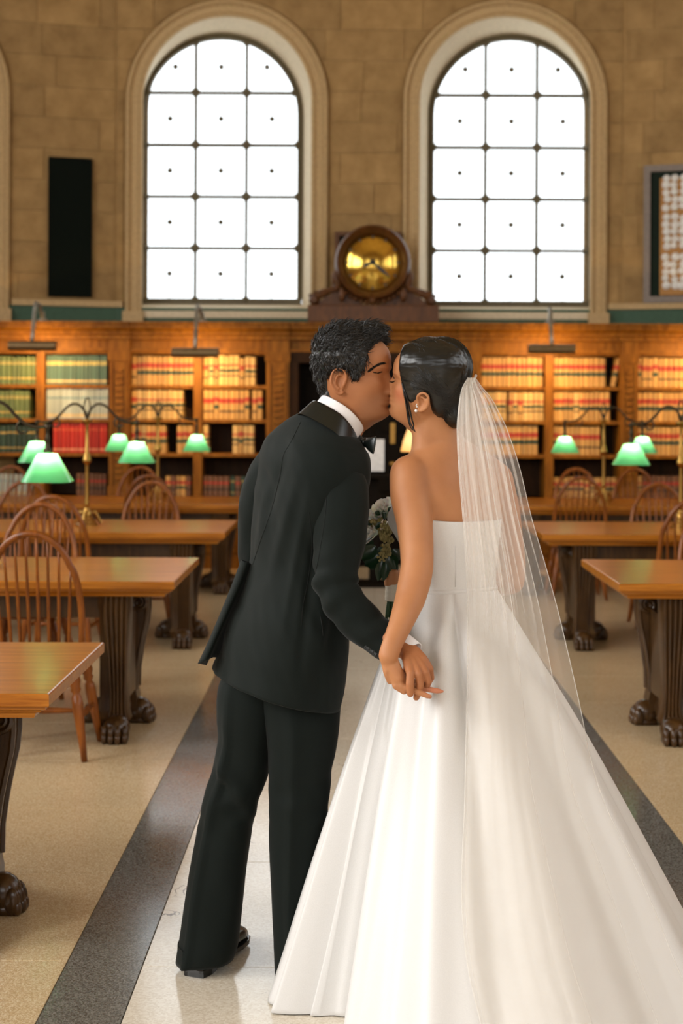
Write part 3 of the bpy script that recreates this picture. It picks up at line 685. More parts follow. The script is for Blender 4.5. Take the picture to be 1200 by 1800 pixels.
# ------------------------------------------------------------------ picture lights over the bookcases
def warm_emit(name, col, s):
    m, nt, b = node_mat(name); n = N(nt, 'ShaderNodeTexNoise', Scale=4.0)
    c = ramp(nt, [(0.2, col), (0.8, tuple(min(1, x * 1.06) for x in col[:3]) + (1,))], n.outputs['Fac'])
    nt.links.new(c, b.inputs['Emission Color']); b.inputs['Emission Strength'].default_value = s; b.inputs['Base Color'].default_value = (0.8, 0.7, 0.5, 1); return m
M['bulb'] = warm_emit('warm_lamp_bulb', (1.0, 0.72, 0.36, 1), 8.0)
PLY = 13.46
def picture_light(px, py, hookpx, hookpy, label):
    c = W(px, py, PLY); t = thing('picture_light', label, 'lamp', (c.x, PLY, c.z), 'bronze picture lights over the bookcases')
    L = 0.22; r = 0.046
    rings = []
    for k in range(15):            # trough open towards the books below and behind
        a = math.radians(-80 + 215 * k / 14)
        rings.append([(x, PLY - r * math.cos(a), c.z + r * math.sin(a)) for x in (c.x - L, c.x + L)])
    for k in range(14, -1, -1):
        a = math.radians(-80 + 215 * k / 14); rr = r - 0.004
        rings.append([(x, PLY - rr * math.cos(a), c.z + rr * math.sin(a)) for x in (c.x - L, c.x + L)])
    part('reflector', MB().grid(rings), M['fixture'], t, smooth=True)
    for sg in (-1, 1): part('end_cap', MB().lathe([(0.001, 0), (r, 0), (r, 0.008), (0.001, 0.008)], 18, (c.x + sg * L - 0.004, PLY, c.z), axis='X'), M['fixture'], t)
    part('tube_bulb', MB().lathe([(0.001, 0), (0.015, 0), (0.015, 0.38), (0.001, 0.38)], 10, (c.x - 0.19, PLY + 0.004, c.z + 0.002), axis='X'), M['bulb'], t, smooth=True)
    h = W(hookpx, hookpy, BY - 0.12); top = W(hookpx + 2, hookpy - 42, BY - 0.22)
    part('arm', MB().tube([(c.x, PLY - 0.02, c.z + 0.045), (c.x + (top.x - c.x) * 0.3, PLY + 0.06, c.z + 0.17), (top.x * 0.8 + c.x * 0.2, PLY + 0.16, top.z - 0.12), (top.x, PLY + 0.25, top.z), (top.x + 0.02, PLY + 0.33, top.z - 0.02), (top.x + 0.03, BY - 0.13, 2.41), (top.x + 0.03, BY - 0.11, 2.405)], 0.018, 8), M['steel'], t, smooth=True)
    part('bracket', MB().lathe([(0.05, 0), (0.05, 0.015), (0.025, 0.03), (0.02, 0.09), (0.001, 0.1)], 14, (top.x + 0.03, BY - 0.115, 2.41)), M['steel'], t, smooth=True)
    l = bpy.data.lights.new('picture_light_glow', 'AREA'); l.shape = 'RECTANGLE'; l.size = 0.40; l.size_y = 0.04; l.energy = 11.0; l.color = (1.0, 0.62, 0.24)
    o = bpy.data.objects.new('picture_light_glow', l); COL.objects.link(o); o.location = (c.x, PLY + 0.03, c.z - 0.012); o.rotation_euler = (math.radians(52), 0, 0)
picture_light(57, 608, 64, 575, 'bronze tubular picture light over the blue and red books at far left')
picture_light(343, 620, 346, 580, 'bronze tubular picture light over the tan books left of the groom')
picture_light(969, 614, 962, 585, 'bronze tubular picture light over the tan books right of the bride')
picture_light(1256, 616, 1250, 590, 'bronze tubular picture light just past the right edge')

# ------------------------------------------------------------------ clock on its plinth above the doorway
CYd = 13.95
cc = W(655, 460, CYd - 0.12)
t = thing('clock', 'round gilt-faced clock in a brown wooden case with carved scrolls above the doorway', 'clock', (cc.x, CYd, 2.41))
x0, x1 = W(541, 555, CYd).x, W(770, 555, CYd).x; zp = W(655, 537, CYd).z
part('plinth', MB().cbox(x0, x1, CYd - 0.10, CYd + 0.26, 2.41, zp, 0.01), M['clock_wood'], t)
R = 0.372
part('case_ring', MB().lathe([(R * 0.72, 0.13), (R, 0.13), (R, 0.0), (R * 0.985, -0.05), (R * 0.94, -0.085), (R * 0.88, -0.07), (R * 0.86, -0.05), (R * 0.80, -0.03), (R * 0.765, 0.02), (R * 0.765, 0.05), (R * 0.72, 0.05)], 56, (cc.x, CYd - 0.03, cc.z), axis='Y'), M['clock_wood'], t, smooth=False, auto=40)
part('dial', MB().lathe([(R * 0.79, 0.05), (R * 0.79, 0.02), (R * 0.74, 0.006), (R * 0.6, -0.016), (R * 0.4, -0.036), (R * 0.2, -0.046), (0.002, -0.05)], 56, (cc.x, CYd - 0.03, cc.z), axis='Y'), M['gold'], t, smooth=True)
def clock_bar(a, l, w, y): # angle clockwise from twelve
    m = MB(); s, k = math.sin(a), math.cos(a)
    def p(u, v): return (cc.x + u * s + v * k, cc.z + u * k - v * s)
    m.prism([p(-0.03, -w * .6), p(-0.03, w * .6), p(l * 0.6, w), p(l, 0.002), p(l, -0.002), p(l * 0.6, -w)], y, y + 0.006, 'Y'); return m
part('minute_hand', clock_bar(math.radians(131), R * 0.60, 0.016, CYd - 0.10), M['ink'], t)
part('hour_hand', clock_bar(math.radians(245), R * 0.30, 0.018, CYd - 0.093), M['ink'], t)
part('hand_boss', MB().lathe([(0.001, 0.02), (0.03, 0.02), (0.03, 0), (0.012, -0.012), (0.001, -0.013)], 16, (cc.x, CYd - 0.105, cc.z), axis='Y'), M['ink'], t)
m = MB()
for k in range(12):
    a = 2 * PI * k / 12; s, q = math.sin(a), math.cos(a); r0, r1 = R * 0.63, R * 0.71
    m.prism([(cc.x + r * s + v * q, cc.z + r * q - v * s) for r, v in ((r0, -0.007), (r0, 0.007), (r1, 0.007), (r1, -0.007))], CYd - 0.052, CYd - 0.025, 'Y')
part('hour_marks', m, M['ink'], t)
def sweep_scroll(sg):
    m = MB(); pts = []; rad = []
    # S-scroll from beside the dial down and out to a volute on the plinth
    C = [(0.335, 0.02), (0.36, -0.07), (0.34, -0.15), (0.36, -0.20), (0.42, -0.215), (0.47, -0.235), (0.53, -0.27), (0.58, -0.255)]
    base = cc.z
    for i in range(len(C) * 4 - 3):
        f = i / 4; k = int(f); u = f - k; a = C[k]; b = C[min(k + 1, len(C) - 1)]
        pts.append((cc.x + sg * (a[0] + (b[0] - a[0]) * u), CYd - 0.02, base - 0.03 + (a[1] + (b[1] - a[1]) * u) * 0.9 - 0.05)); rad.append(0.036 + 0.008 * math.sin(f * 1.3))
    m.tube(pts, rad, 10, flat=1.0)
    vx, vz = cc.x + sg * 0.575, zp + 0.052
    for k in range(26):
        pass
    sp = [(vx + sg * (0.055 - 0.0018 * k) * math.cos(k * 0.5 + 0.6), CYd - 0.02, vz + (0.05 - 0.0017 * k) * math.sin(k * 0.5 + 0.6)) for k in range(26)]
    m.tube(sp, [0.02 - 0.0004 * k for k in range(26)], 8)
    m.lathe([(0.001, -0.05), (0.03, -0.05), (0.045, -0.02), (0.045, 0.06), (0.001, 0.06)], 14, (vx, CYd - 0.03, vz), axis='Y')
    m.prism([(cc.x + sg * u, zp + w) for u, w in ((0.06, 0.0), (0.56, 0.0), (0.55, 0.035), (0.50, 0.05), (0.46, 0.09), (0.41, 0.10), (0.385, 0.16), (0.40, 0.22), (0.37, 0.27), (0.33, 0.28), (0.30, 0.16), (0.16, 0.045))], CYd - 0.01, CYd + 0.1, 'Y')
    m.lathe([(0.001, -0.075), (0.022, -0.07), (0.034, -0.03), (0.03, 0.03), (0.001, 0.04)], 12, (cc.x + sg * 0.30, CYd - 0.06, zp + 0.10), sy=2.2, axis='Y')
    return m
part('carved_scroll', sweep_scroll(-1), M['clock_wood'], t, auto=50)
part('carved_scroll', sweep_scroll(1), M['clock_wood'], t, auto=50)
m = MB()
for k in range(-6, 7):
    a = k * 0.14; m.ell((cc.x + math.sin(a) * (R + 0.03), CYd - 0.05, cc.z - math.cos(a) * (R + 0.02)), (0.026, 0.03, 0.022), nu=8, nv=6)
m.lathe([(0.001, -0.04), (0.03, -0.035), (0.04, 0.0), (0.03, 0.03), (0.001, 0.035)], 10, (cc.x, CYd - 0.07, zp + 0.045), axis='Y')
part('carved_garland', m, M['clock_wood'], t, smooth=True)
# framed picture whose corner shows behind the clock
p0 = W(588, 406, 14.45); p1 = W(705, 492, 14.45)
t = thing('framed_picture', 'small brown framed picture on the wall mostly hidden behind the clock', 'picture', ((p0.x + p1.x) / 2, 14.5, p1.z))
m = MB()
for a, b, z0, z1 in ((p0.x, p1.x, p0.z - 0.04, p0.z), (p0.x, p1.x, p1.z - .2, p1.z - .16), (p0.x, p0.x + 0.045, p1.z - .16, p0.z - 0.04), (p1.x - 0.045, p1.x, p1.z - .16, p0.z - 0.04)): m.box(a, b, 14.5, 14.585, z0, z1)
part('frame', m, M['clock_wood'], t)
part('picture', MB().box(p0.x + 0.03, p1.x - 0.03, 14.54, 14.56, p1.z - .17, p0.z - 0.03), M['slate'], t)

# ------------------------------------------------------------------ things before the doorway
nt_ = thing('notice_stand', 'dark lectern stand holding a white notice sheet before the doorway', 'stand', (W(657, 800, 12.6).x, 12.6, 0))
sx = W(657, 800, 12.6).x; zb = W(657, 832, 12.6).z
part('base', MB().cbox(sx - 0.16, sx + 0.16, 12.45, 12.78, 0, 0.04, 0.008), M['door_wood'], nt_)
part('post', MB().box(sx - 0.04, sx + 0.04, 12.58, 12.66, 0.04, zb - 0.02), M['door_wood'], nt_)
part('shelf', MB().cbox(sx - 0.21, sx + 0.21, 12.46, 12.72, zb - 0.04, zb - 0.005, 0.006), M['door_wood'], nt_)
part('back_board', MB().box(sx - 0.13, sx + 0.13, 12.60, 12.62, zb - 0.005, zb + 0.32), M['door_wood'], nt_)
q0, q1 = W(639, 772, 12.56), W(675, 829, 12.56)
tag(part('notice_sheet', MB().cbox(q0.x, q1.x, 12.575, 12.582, q1.z, q0.z, 0.002), M['paper']), 'white notice sheet standing upright between the groom and the bride', 'sign')
# small lit lamp glimpsed between the couple, beside the doorway
lx = W(726, 770, 13.0)
t = thing('desk_lamp', 'small brass desk lamp glowing amber behind the bride neck', 'lamp', (lx.x, 13.0, 0.78))
part('base', MB().lathe([(0.001, 0), (0.075, 0), (0.075, 0.012), (0.05, 0.03), (0.018, 0.05), (0.014, 0.34), (0.03, 0.36), (0.03, 0.40), (0.001, 0.40)], 18, (lx.x, 13.0, 0.78)), M['brass'], t, smooth=True)
M['amber'] = warm_emit('amber_glass_shade', (1.0, 0.42, 0.06, 1), 0.9)
part('shade', MB().lathe([(0.03, 0.62), (0.05, 0.61), (0.09, 0.50), (0.115, 0.40), (0.112, 0.40), (0.086, 0.50), (0.046, 0.605), (0.028, 0.615)], 24, (lx.x, 13.0, 0.78)), M['amber'], t, smooth=True)
part('globe', MB().ell((lx.x, 13.0, 1.22), (0.045, 0.045, 0.055)), M['bulb'], t, smooth=True)
sd = thing('side_desk', 'dark wooden side desk under the amber lamp behind the bride', 'desk', (lx.x + 0.05, 13.0, 0))
part('desk_top', MB().cbox(lx.x - 0.25, lx.x + 0.55, 12.75, 13.25, 0.745, 0.78, 0.006), M['door_wood'], sd)
part('apron', MB().box(lx.x - 0.21, lx.x + 0.51, 12.79, 13.21, 0.62, 0.745), M['door_wood'], sd)
for ax in (-0.19, 0.45):
    for ay in (12.81, 13.15): part('leg', MB().lathe([(0.001, 0), (0.02, 0), (0.03, 0.1), (0.022, 0.2), (0.034, 0.45), (0.03, 0.62), (0.001, 0.62)], 10, (lx.x + ax + 0.02, ay + 0.02, 0)), M['door_wood'], sd)
lx2 = W(690, 778, 12.9)
# ------------------------------------------------------------------ reading tables on carved lion-paw pedestals
TL, TD, TH = 3.6, 1.08, 0.76
def paw(mb, c, ang, s=1.0, h=0.11, l=0.12, w=0.13):
    """lion paw at c (under the leg), toes towards ang"""
    c = Vector(c); f = Vector((math.cos(ang), math.sin(ang), 0)); r = Vector((-f.y, f.x, 0))
    rot = Matrix(((f.x, r.x, 0), (f.y, r.y, 0), (0, 0, 1)))
    mb.ell(c + Vector((0, 0, h * 0.55)), (l * 0.62, w * 0.5, h * 0.56), rot, 14, 8)
    for k in range(4):
        o = (k - 1.5) * w * 0.25; fw = l * (0.50 if k in (1, 2) else 0.40)
        mb.ell(c + f * fw + r * o + Vector((0, 0, h * 0.40)), (l * 0.26, w * 0.135, h * 0.38), rot, 10, 7)
        mb.ell(c + f * (fw + l * 0.16) + r * o + Vector((0, 0, h * 0.22)), (l * 0.15, w * 0.12, h * 0.22), rot, 8, 6)
    mb.box(c.x - 0.05 * s, c.x + 0.05 * s, c.y - 0.05 * s, c.y + 0.05 * s, 0.0, 0.03)
def spiral(mb, cx, cz, y, r, sg, turns=2.1, tr=0.011):
    n = 40; P = []
    for k in range(n):
        a = PI / 2 - sg * k / n * turns * 2 * PI; q = r * (1 - 0.82 * k / n); P.append((cx + q * math.cos(a), y, cz + q * math.sin(a)))
    mb.tube(P, [tr * (1 - 0.4 * k / n) for k in range(n)], 7)
def make_table(label):
    t = thing('reading_table', label, 'table', (0, 0, 0), 'long oak reading tables')
    x0, x1, y0, y1 = -TL / 2, TL / 2, -TD / 2, TD / 2
    top = MB().loft([[(x0 + k, y0 + k, z), (x1 - k, y0 + k, z), (x1 - k, y1 - k, z), (x0 + k, y1 - k, z)] for k, z in ((0.004, TH - 0.038), (0.0, TH - 0.034), (0.0, TH - 0.005), (0.002, TH - 0.0015), (0.006, TH))])
    part('tabletop', top, M['oak_top'], t, local=True)
    mo = MB().loft([[(x0 + k, y0 + k, z), (x1 - k, y0 + k, z), (x1 - k, y1 - k, z), (x0 + k, y1 - k, z)] for k, z in ((0.05, TH - 0.075), (0.045, TH - 0.062), (0.03, TH - 0.056), (0.024, TH - 0.05), (0.012, TH - 0.046), (0.012, TH - 0.038))])
    part('edge_moulding', mo, M['oak_top'], t, local=True)
    part('apron', MB().box(x0 + 0.30, x1 - 0.30, y0 + 0.16, y1 - 0.16, TH - 0.19, TH - 0.074), M['walnut'], t, local=True)
    for sg in (-1, 1):
        xc = sg * (TL / 2 - 0.32)
        p = part('pedestal', MB().loft([[(xc - sg * w, -d, z), (xc + sg * (w + 0.03), -d, z), (xc + sg * (w - 0.03), 0.31, z), (xc - sg * w, 0.31, z)] for w, d, z in ((0.045, 0.40, 0.06), (0.05, 0.41, 0.10), (0.036, 0.385, 0.14), (0.04, 0.39, 0.30), (0.045, 0.42, 0.60), (0.05, 0.44, 0.64), (0.05, 0.45, TH - 0.074))]), M['walnut'], t, local=True, auto=40)
        # raised panel on each long face
        m = MB()
        for f in (-1, 1):
            for a, b in ((-0.34, -0.09),):
                xx = xc + f * 0.044 + (sg * 0.022 if f == sg else 0); m.box(min(xx, xx + f * 0.012), max(xx, xx + f * 0.012), a, b, 0.18, 0.58)
        part('raised_panel', m, M['walnut'], p, local=True)
        for f in (-1, 1):        # fluted legs towards the long sides
            m = MB(); rings = []; xf = xc + sg * (0.04 if f < 0 else -0.045); ys = 1.0 if f < 0 else 0.72
            for z, w, y in ((0.09, 0.055, 0.405), (0.14, 0.042, 0.395), (0.22, 0.041, 0.40), (0.36, 0.047, 0.42), (0.52, 0.057, 0.445), (0.62, 0.062, 0.455), (TH - 0.076, 0.062, 0.45)):
                ring = []; nf = 5
                for k in range(nf * 6 + 1):
                    u = k / (nf * 6); dep = 0.011 * abs(math.sin(u * nf * PI)) - 0.002
                    ring.append((xf - w + 2 * w * u, f * (y * ys + dep), z))
                ring += [(xf + w, f * (y * ys - 0.10), z), (xf - w, f * (y * ys - 0.10), z)]; rings.append(ring)
            m.loft(rings); lg = part('fluted_leg', m, M['walnut'], t, local=True, auto=60)
            m = MB(); paw(m, (xf, f * 0.425 * ys, 0), f * PI / 2); part('paw_foot', m, M['walnut'], lg, local=True, smooth=True)
        for f in (-1, 1):        # scrolled brackets towards the aisle and under the table
            inner = f != sg
            e = 0.075 if inner else 0.0
            g_ = 0.0 if inner else 0.04
            pr = [(0.0, 0.10), (0.035 + e, 0.06), (0.04 + e * 0.9, 0.13), (0.032 + e * 0.35, 0.17), (0.034, 0.26), (0.048, 0.36), (0.064, 0.44), (0.078, 0.50), (0.084, 0.56), (0.084, 0.66), (0.08, TH - 0.076), (0.0, TH - 0.076)]
            pr = [(u + (g_ if u > 0 else 0), z) for u, z in pr]
            m = MB().prism([(xc + f * u, z) for u, z in pr], -0.06, 0.06, 'Y')
            for s2 in (-1, 1):
                ed = [(xc + f * u, s2 * 0.052, z) for u, z in pr[3:11]]; m.tube(ed, 0.012, 6)
            for s2 in (-1, 1): spiral(m, xc + f * (0.045 + g_), 0.60, s2 * 0.064, 0.042, f)
            lg = part('scroll_bracket', m, M['walnut'], t, local=True, auto=50)
            m = MB(); paw(m, (xc + f * (0.045 + e + g_), 0, 0), 0 if f > 0 else PI, l=0.10); part('paw_foot', m, M['walnut'], lg, local=True, smooth=True)
    return t
TX_L, TX_R = -0.81 - TL / 2, 1.235 + TL / 2
tab = make_table('nearest long oak reading table, its corner jutting in at the left edge')
tab.location = (-0.835 - TL / 2, 4.39, 0); tab.scale = (1, 0.82, 1); OFF[tab.name] = Vector(tab.location)
def table_copy(x, y, label):
    t = dup(tab, (x, y, 0), None, label); t.scale = (1, 1, 1); return t
table_copy(TX_L, 7.08, 'long oak reading table on carved paw pedestals, second from the camera on the left')
table_copy(TX_L, 9.70, 'third long oak reading table on the left, with the brass lamp before red books')
table_copy(TX_L, 12.45, 'farthest long oak reading table on the left, in front of the bookcases')
table_copy(TX_R, 7.08, 'nearest long oak reading table at the right edge, on a fluted paw pedestal')
table_copy(TX_R, 9.70, 'middle long oak reading table on the right, just past the veil')
table_copy(TX_R, 12.45, 'farthest long oak reading table on the right, in front of the bookcases')

# ------------------------------------------------------------------ bow-back Windsor chairs
def make_chair(label):
    t = thing('windsor_chair', label, 'chair', (0, 0, 0), 'bow-back Windsor chairs at the tables')
    rings = []
    for z, k in ((0.425, 0.90), (0.43, 0.97), (0.445, 1.0), (0.458, 0.985), (0.462, 0.95)):
        rings.append([(0.235 * k * math.copysign(abs(math.cos(a)) ** 0.75, math.cos(a)) * (1 + 0.06 * math.sin(a)), 0.215 * k * math.copysign(abs(math.sin(a)) ** 0.8, math.sin(a)), z) for a in [2 * PI * j / 28 for j in range(28)]])
    rings.append([(x * 0.6, y * 0.6, 0.452) for x, y, z in rings[-1]])
    part('seat', MB().loft(rings), M['chair'], t, local=True, smooth=True)
    def bow(u):      # u 0..1 along the hoop
        a = PI * (1 - u); x = 0.205 * math.cos(a); q = math.sin(a); z = 0.46 + 0.55 * (q ** 0.55 if q > 0 else 0); y = -0.165 - 0.105 * (z - 0.46) / 0.55
        if abs(x) > 0.17: x *= 1 + 0.04 * math.sin((z - 0.46) / 0.55 * PI)
        return (x, y, z)
    part('bow', MB().tube([bow(k / 40) for k in range(41)], 0.0155, 8), M['chair'], t, local=True, smooth=True)
    for k in range(8):
        u = (k - 3.5) / 3.5; xb = u * 0.145; xt = u * 0.168
        q = math.sqrt(max(0, 1 - (xt / 0.205) ** 2)); zt = 0.46 + 0.55 * q ** 0.55; yt = -0.165 - 0.105 * (zt - 0.46) / 0.55
        yb = -0.15 - 0.02 * (1 - u * u)
        P = [(xb + (xt - xb) * v, yb + (yt - yb) * v, 0.455 + (zt - 0.455) * v) for v in (0, 0.25, 0.5, 0.75, 1)]
        part('spindle', MB().tube(P, [0.0065, 0.0085, 0.008, 0.0065, 0.005], 6), M['chair'], t, local=True, smooth=True)
    legs = {}
    for sx in (-1, 1):
        for sy in (-1, 1):
            a = Vector((sx * 0.155, sy * 0.13, 0.44)); b = Vector((sx * 0.225, sy * 0.195, 0.0)); legs[(sx, sy)] = (a, b)
            prof = [(0.0, 0.015), (0.10, 0.017), (0.16, 0.024), (0.22, 0.028), (0.27, 0.020), (0.30, 0.024), (0.34, 0.014), (0.37, 0.022), (0.45, 0.025), (0.60, 0.022), (0.80, 0.017), (1.0, 0.013)]
            part('leg', MB().tube([a + (b - a) * u for u, r in prof], [r for u, r in prof], 10), M['chair'], t, local=True, smooth=True)
    mids = []
    for sx in (-1, 1):
        p = legs[(sx, -1)][0].lerp(legs[(sx, -1)][1], 0.58); q = legs[(sx, 1)][0].lerp(legs[(sx, 1)][1], 0.58); mids.append((p + q) / 2)
        part('stretcher', MB().tube([p.lerp(q, u) for u in (0, .2, .5, .8, 1)], [0.008, 0.011, 0.016, 0.011, 0.008], 8), M['chair'], t, local=True, smooth=True)
    part('stretcher', MB().tube([mids[0].lerp(mids[1], u) for u in (0, .2, .5, .8, 1)], [0.008, 0.011, 0.016, 0.011, 0.008], 8), M['chair'], t, local=True, smooth=True)
    return t
ch = make_chair('dark Windsor chair with its back to the camera between the two nearest left tables')
ch.location = (-1.39, 6.45, 0); OFF[ch.name] = Vector(ch.location)
for x, y, rz, lab in (
    (-1.76, 7.80, PI, 'orange Windsor chair facing the camera behind the second left table'),
    (-1.83, 9.05, 0, 'dark Windsor chair with its back to the camera in front of the third left table'),
    (-2.42, 10.34, PI, 'orange Windsor chair facing the camera behind the third left table, near the left edge'),
    (-1.49, 10.30, PI, 'orange Windsor chair facing the camera behind the third left table, nearest the groom'),
    (-1.65, 11.88, 0, 'dark Windsor chair in front of the farthest left table, by the far brass lamp'),
    (-1.98, 13.08, PI, 'tallest showing orange Windsor chair behind the farthest left table'),
    (-3.20, 13.08, PI, 'Windsor chair behind the farthest left table at the left edge'),
    (1.88, 11.88, 0, 'Windsor chair with its back to the camera in front of the farthest right table'),
    (2.10, 13.08, PI, 'orange Windsor chair behind the farthest right table, by the brass lamp post'),
    (2.66, 13.08, PI, 'orange Windsor chair behind the farthest right table, nearer the right edge'),
    (2.27, 10.30, PI, 'Windsor chair facing the camera behind the middle right table'),
    (2.14, 9.05, 0, 'dark Windsor chair, back to camera, before the middle right table at the edge'),
    (2.06, 7.80, PI, 'orange Windsor chair facing the camera behind the nearest right table, cut by the right edge')):
    dup(ch, (x, y, 0), rz + random.uniform(-0.06, 0.06), lab)

# ------------------------------------------------------------------ brass lamps with two green shades
def shade_mat():
    m, nt, b = node_mat('green_cased_glass'); out = nt.nodes['Material Output']; nt.nodes.remove(b)
    n = N(nt, 'ShaderNodeTexNoise', Scale=8.0); c = ramp(nt, [(0.2, (0.0, 0.20, 0.085, 1)), (0.8, (0.002, 0.25, 0.11, 1))], n.outputs['Fac'])
    df = N(nt, 'ShaderNodeBsdfDiffuse'); nt.links.new(c, df.inputs['Color'])
    tl = N(nt, 'ShaderNodeBsdfTranslucent'); tl.inputs['Color'].default_value = (0.22, 0.90, 0.48, 1)
    gl = N(nt, 'ShaderNodeBsdfGlossy', Roughness=0.06); fr = N(nt, 'ShaderNodeFresnel', IOR=1.5)
    m1 = N(nt, 'ShaderNodeMixShader'); m1.inputs[0].default_value = 0.5; m2 = N(nt, 'ShaderNodeMixShader')
    nt.links.new(df.outputs[0], m1.inputs[1]); nt.links.new(tl.outputs[0], m1.inputs[2]); nt.links.new(fr.outputs[0], m2.inputs[0]); nt.links.new(m1.outputs[0], m2.inputs[1]); nt.links.new(gl.outputs[0], m2.inputs[2])
    nt.links.new(m2.outputs[0], out.inputs['Surface']); return m
M['shade'] = shade_mat()
def sq_ring(hx, hy, z, cx, n=28, e=0.55):
    R_ = []
    for k in range(n):
        a = 2 * PI * k / n; c_, s_ = math.cos(a), math.sin(a)
        R_.append((cx + hx * math.copysign(abs(c_) ** e, c_), hy * math.copysign(abs(s_) ** e, s_), z))
    return R_
M['lamp_bulb'] = warm_emit('table_lamp_bulb', (1.0, 0.80, 0.50, 1), 170.0)
def make_lamp(label):
    t = thing('table_lamp', label, 'lamp', (0, 0, 0), 'two-shade brass lamps on the tables')
    b = MB().lathe([(0.001, 0), (0.075, 0), (0.075, 0.012), (0.062, 0.018), (0.062, 0.034), (0.048, 0.042), (0.048, 0.060), (0.034, 0.068), (0.034, 0.090), (0.022, 0.105), (0.018, 0.125), (0.001, 0.125)], 24)
    for k in range(3):
        a = 2 * PI * k / 3 + 0.5; d = Vector((math.cos(a), math.sin(a), 0))
        b.tube([d * r + Vector((0, 0, z)) for r, z in ((0.03, 0.085), (0.055, 0.09), (0.075, 0.06), (0.09, 0.03), (0.105, 0.014))], [0.012, 0.014, 0.013, 0.012, 0.013], 8)
    part('base', b, M['brass'], t, local=True, auto=40)
    part('post', MB().lathe([(0.001, 0.12), (0.019, 0.12), (0.016, 0.15), (0.013, 0.40), (0.014, 0.42), (0.028, 0.43), (0.034, 0.45), (0.022, 0.465), (0.024, 0.485), (0.013, 0.50), (0.0105, 0.68), (0.014, 0.70), (0.034, 0.712), (0.036, 0.722), (0.012, 0.73), (0.001, 0.735)], 18), M['brass'], t, local=True, smooth=True)
    part('loop', MB().tube([(0.022 * math.sin(a), 0, 0.80 - 0.068 * math.cos(a)) for a in [2 * PI * k / 24 for k in range(25)]], 0.005, 6), M['iron'], t, local=True, smooth=True)
    for sg in (-1, 1):
        C = [(0.0, 0.73), (0.012, 0.77), (0.045, 0.815), (0.09, 0.828), (0.135, 0.808), (0.175, 0.765), (0.215, 0.728), (0.255, 0.708), (0.30, 0.702), (0.34, 0.708)]
        P = []
        for i in range(len(C) - 1):
            p0, p1, p2, p3 = C[max(i - 1, 0)], C[i], C[i + 1], C[min(i + 2, len(C) - 1)]
            for k in range(4):
                u = k / 4; P.append(tuple(0.5 * (2 * p1[j] + (p2[j] - p0[j]) * u + (2 * p0[j] - 5 * p1[j] + 4 * p2[j] - p3[j]) * u * u + (3 * p1[j] - p0[j] - 3 * p2[j] + p3[j]) * u ** 3) for j in (0, 1)))
        P.append(C[-1])
        arm = part('arm', MB().tube([(sg * x, 0, z) for x, z in P], 0.0085, 8), M['iron'], t, local=True, smooth=True)
        cl = MB().tube([(sg * (0.215 + 0.030 * math.cos(k * 0.42)), 0, 0.700 + 0.030 * math.sin(k * 0.42)) for k in range(4, 15)], 0.0055, 6)
        part('curl', cl, M['iron'], arm, local=True, smooth=True)
        part('socket', MB().lathe([(0.001, 0.573), (0.020, 0.573), (0.020, 0.59), (0.012, 0.60), (0.012, 0.63), (0.016, 0.64), (0.010, 0.66), (0.010, 0.69), (0.017, 0.70), (0.012, 0.715), (0.001, 0.718)], 14, (sg * 0.34, 0, 0)), M['iron'], arm, local=True, smooth=True)
        rg = [sq_ring(hx, hx * 0.86, z, sg * 0.34) for hx, z in ((0.020, 0.573), (0.044, 0.571), (0.050, 0.566), (0.055, 0.556), (0.123, 0.434), (0.125, 0.430))]
        s = part('shade', MB().loft(rg, caps=False), M['shade'], t, local=True, auto=40)
        part('bulb', MB().ell((sg * 0.34, 0, 0.548), (0.014, 0.014, 0.016), nu=12, nv=8), M['lamp_bulb'], s, local=True, smooth=True)
    return t
lp = make_lamp('two-shade green brass lamp on the second left table, its post past the left edge')
LAMPS = [(-1.85, 7.08, None), (-1.85, 4.39, 'two-shade green brass lamp on the nearest left table, out past the left edge'), (2.30, 7.08, 'two-shade green brass lamp on the nearest right table, out past the right edge'), (-1.80, 9.70, 'two-shade green brass lamp whose post stands before the red books'), (-1.69, 12.45, 'two-shade green brass lamp on the farthest left table, nearest the groom'),
         (2.25, 9.70, 'two-shade green brass lamp on the middle right table, its post at the right edge'), (2.21, 12.45, 'two-shade green brass lamp on the farthest right table')]
for i, (x, y, lab) in enumerate(LAMPS):
    if i == 0: lp.location = (x, y, TH); OFF[lp.name] = Vector(lp.location)
    else: dup(lp, (x, y, TH), 0, lab)
# ------------------------------------------------------------------ helpers for figures and cloth
from mathutils.bvhtree import BVHTree
def fuse(mb, voxel, iters=4, factor=0.5, name='fused'):
    """closed overlapping pieces -> one continuous smooth surface"""
    me = mb.mesh(name + '_src'); o = bpy.data.objects.new(name + '_src', me); COL.objects.link(o)
    r = o.modifiers.new('remesh', 'REMESH'); r.mode = 'VOXEL'; r.voxel_size = voxel
    if iters: s = o.modifiers.new('smooth', 'SMOOTH'); s.factor = factor; s.iterations = iters
    dg = bpy.context.evaluated_depsgraph_get(); out = bpy.data.meshes.new_from_object(o.evaluated_get(dg)); out.name = name
    bpy.data.objects.remove(o); bpy.data.meshes.remove(me)
    out.polygons.foreach_set('use_smooth', [True] * len(out.polygons)); return out
def bvh_of(me): return BVHTree.FromPolygons([v.co.copy() for v in me.vertices], [tuple(p.vertices) for p in me.polygons])
CAMV = Vector((0, 0, CAMH))
def on(bvh, px, py, lift=0.0, d=3.8):
    """surface point that the photograph shows at a pixel"""
    dr = (W(px, py, 1.0) - CAMV).normalized(); h = bvh.ray_cast(CAMV, dr)
    if h[0] is None:
        p = W(px, py, d); n = bvh.find_nearest(p); return n[0] + n[1] * lift
    n = h[1] if h[1].dot(dr) < 0 else -h[1]
    return h[0] + n * lift
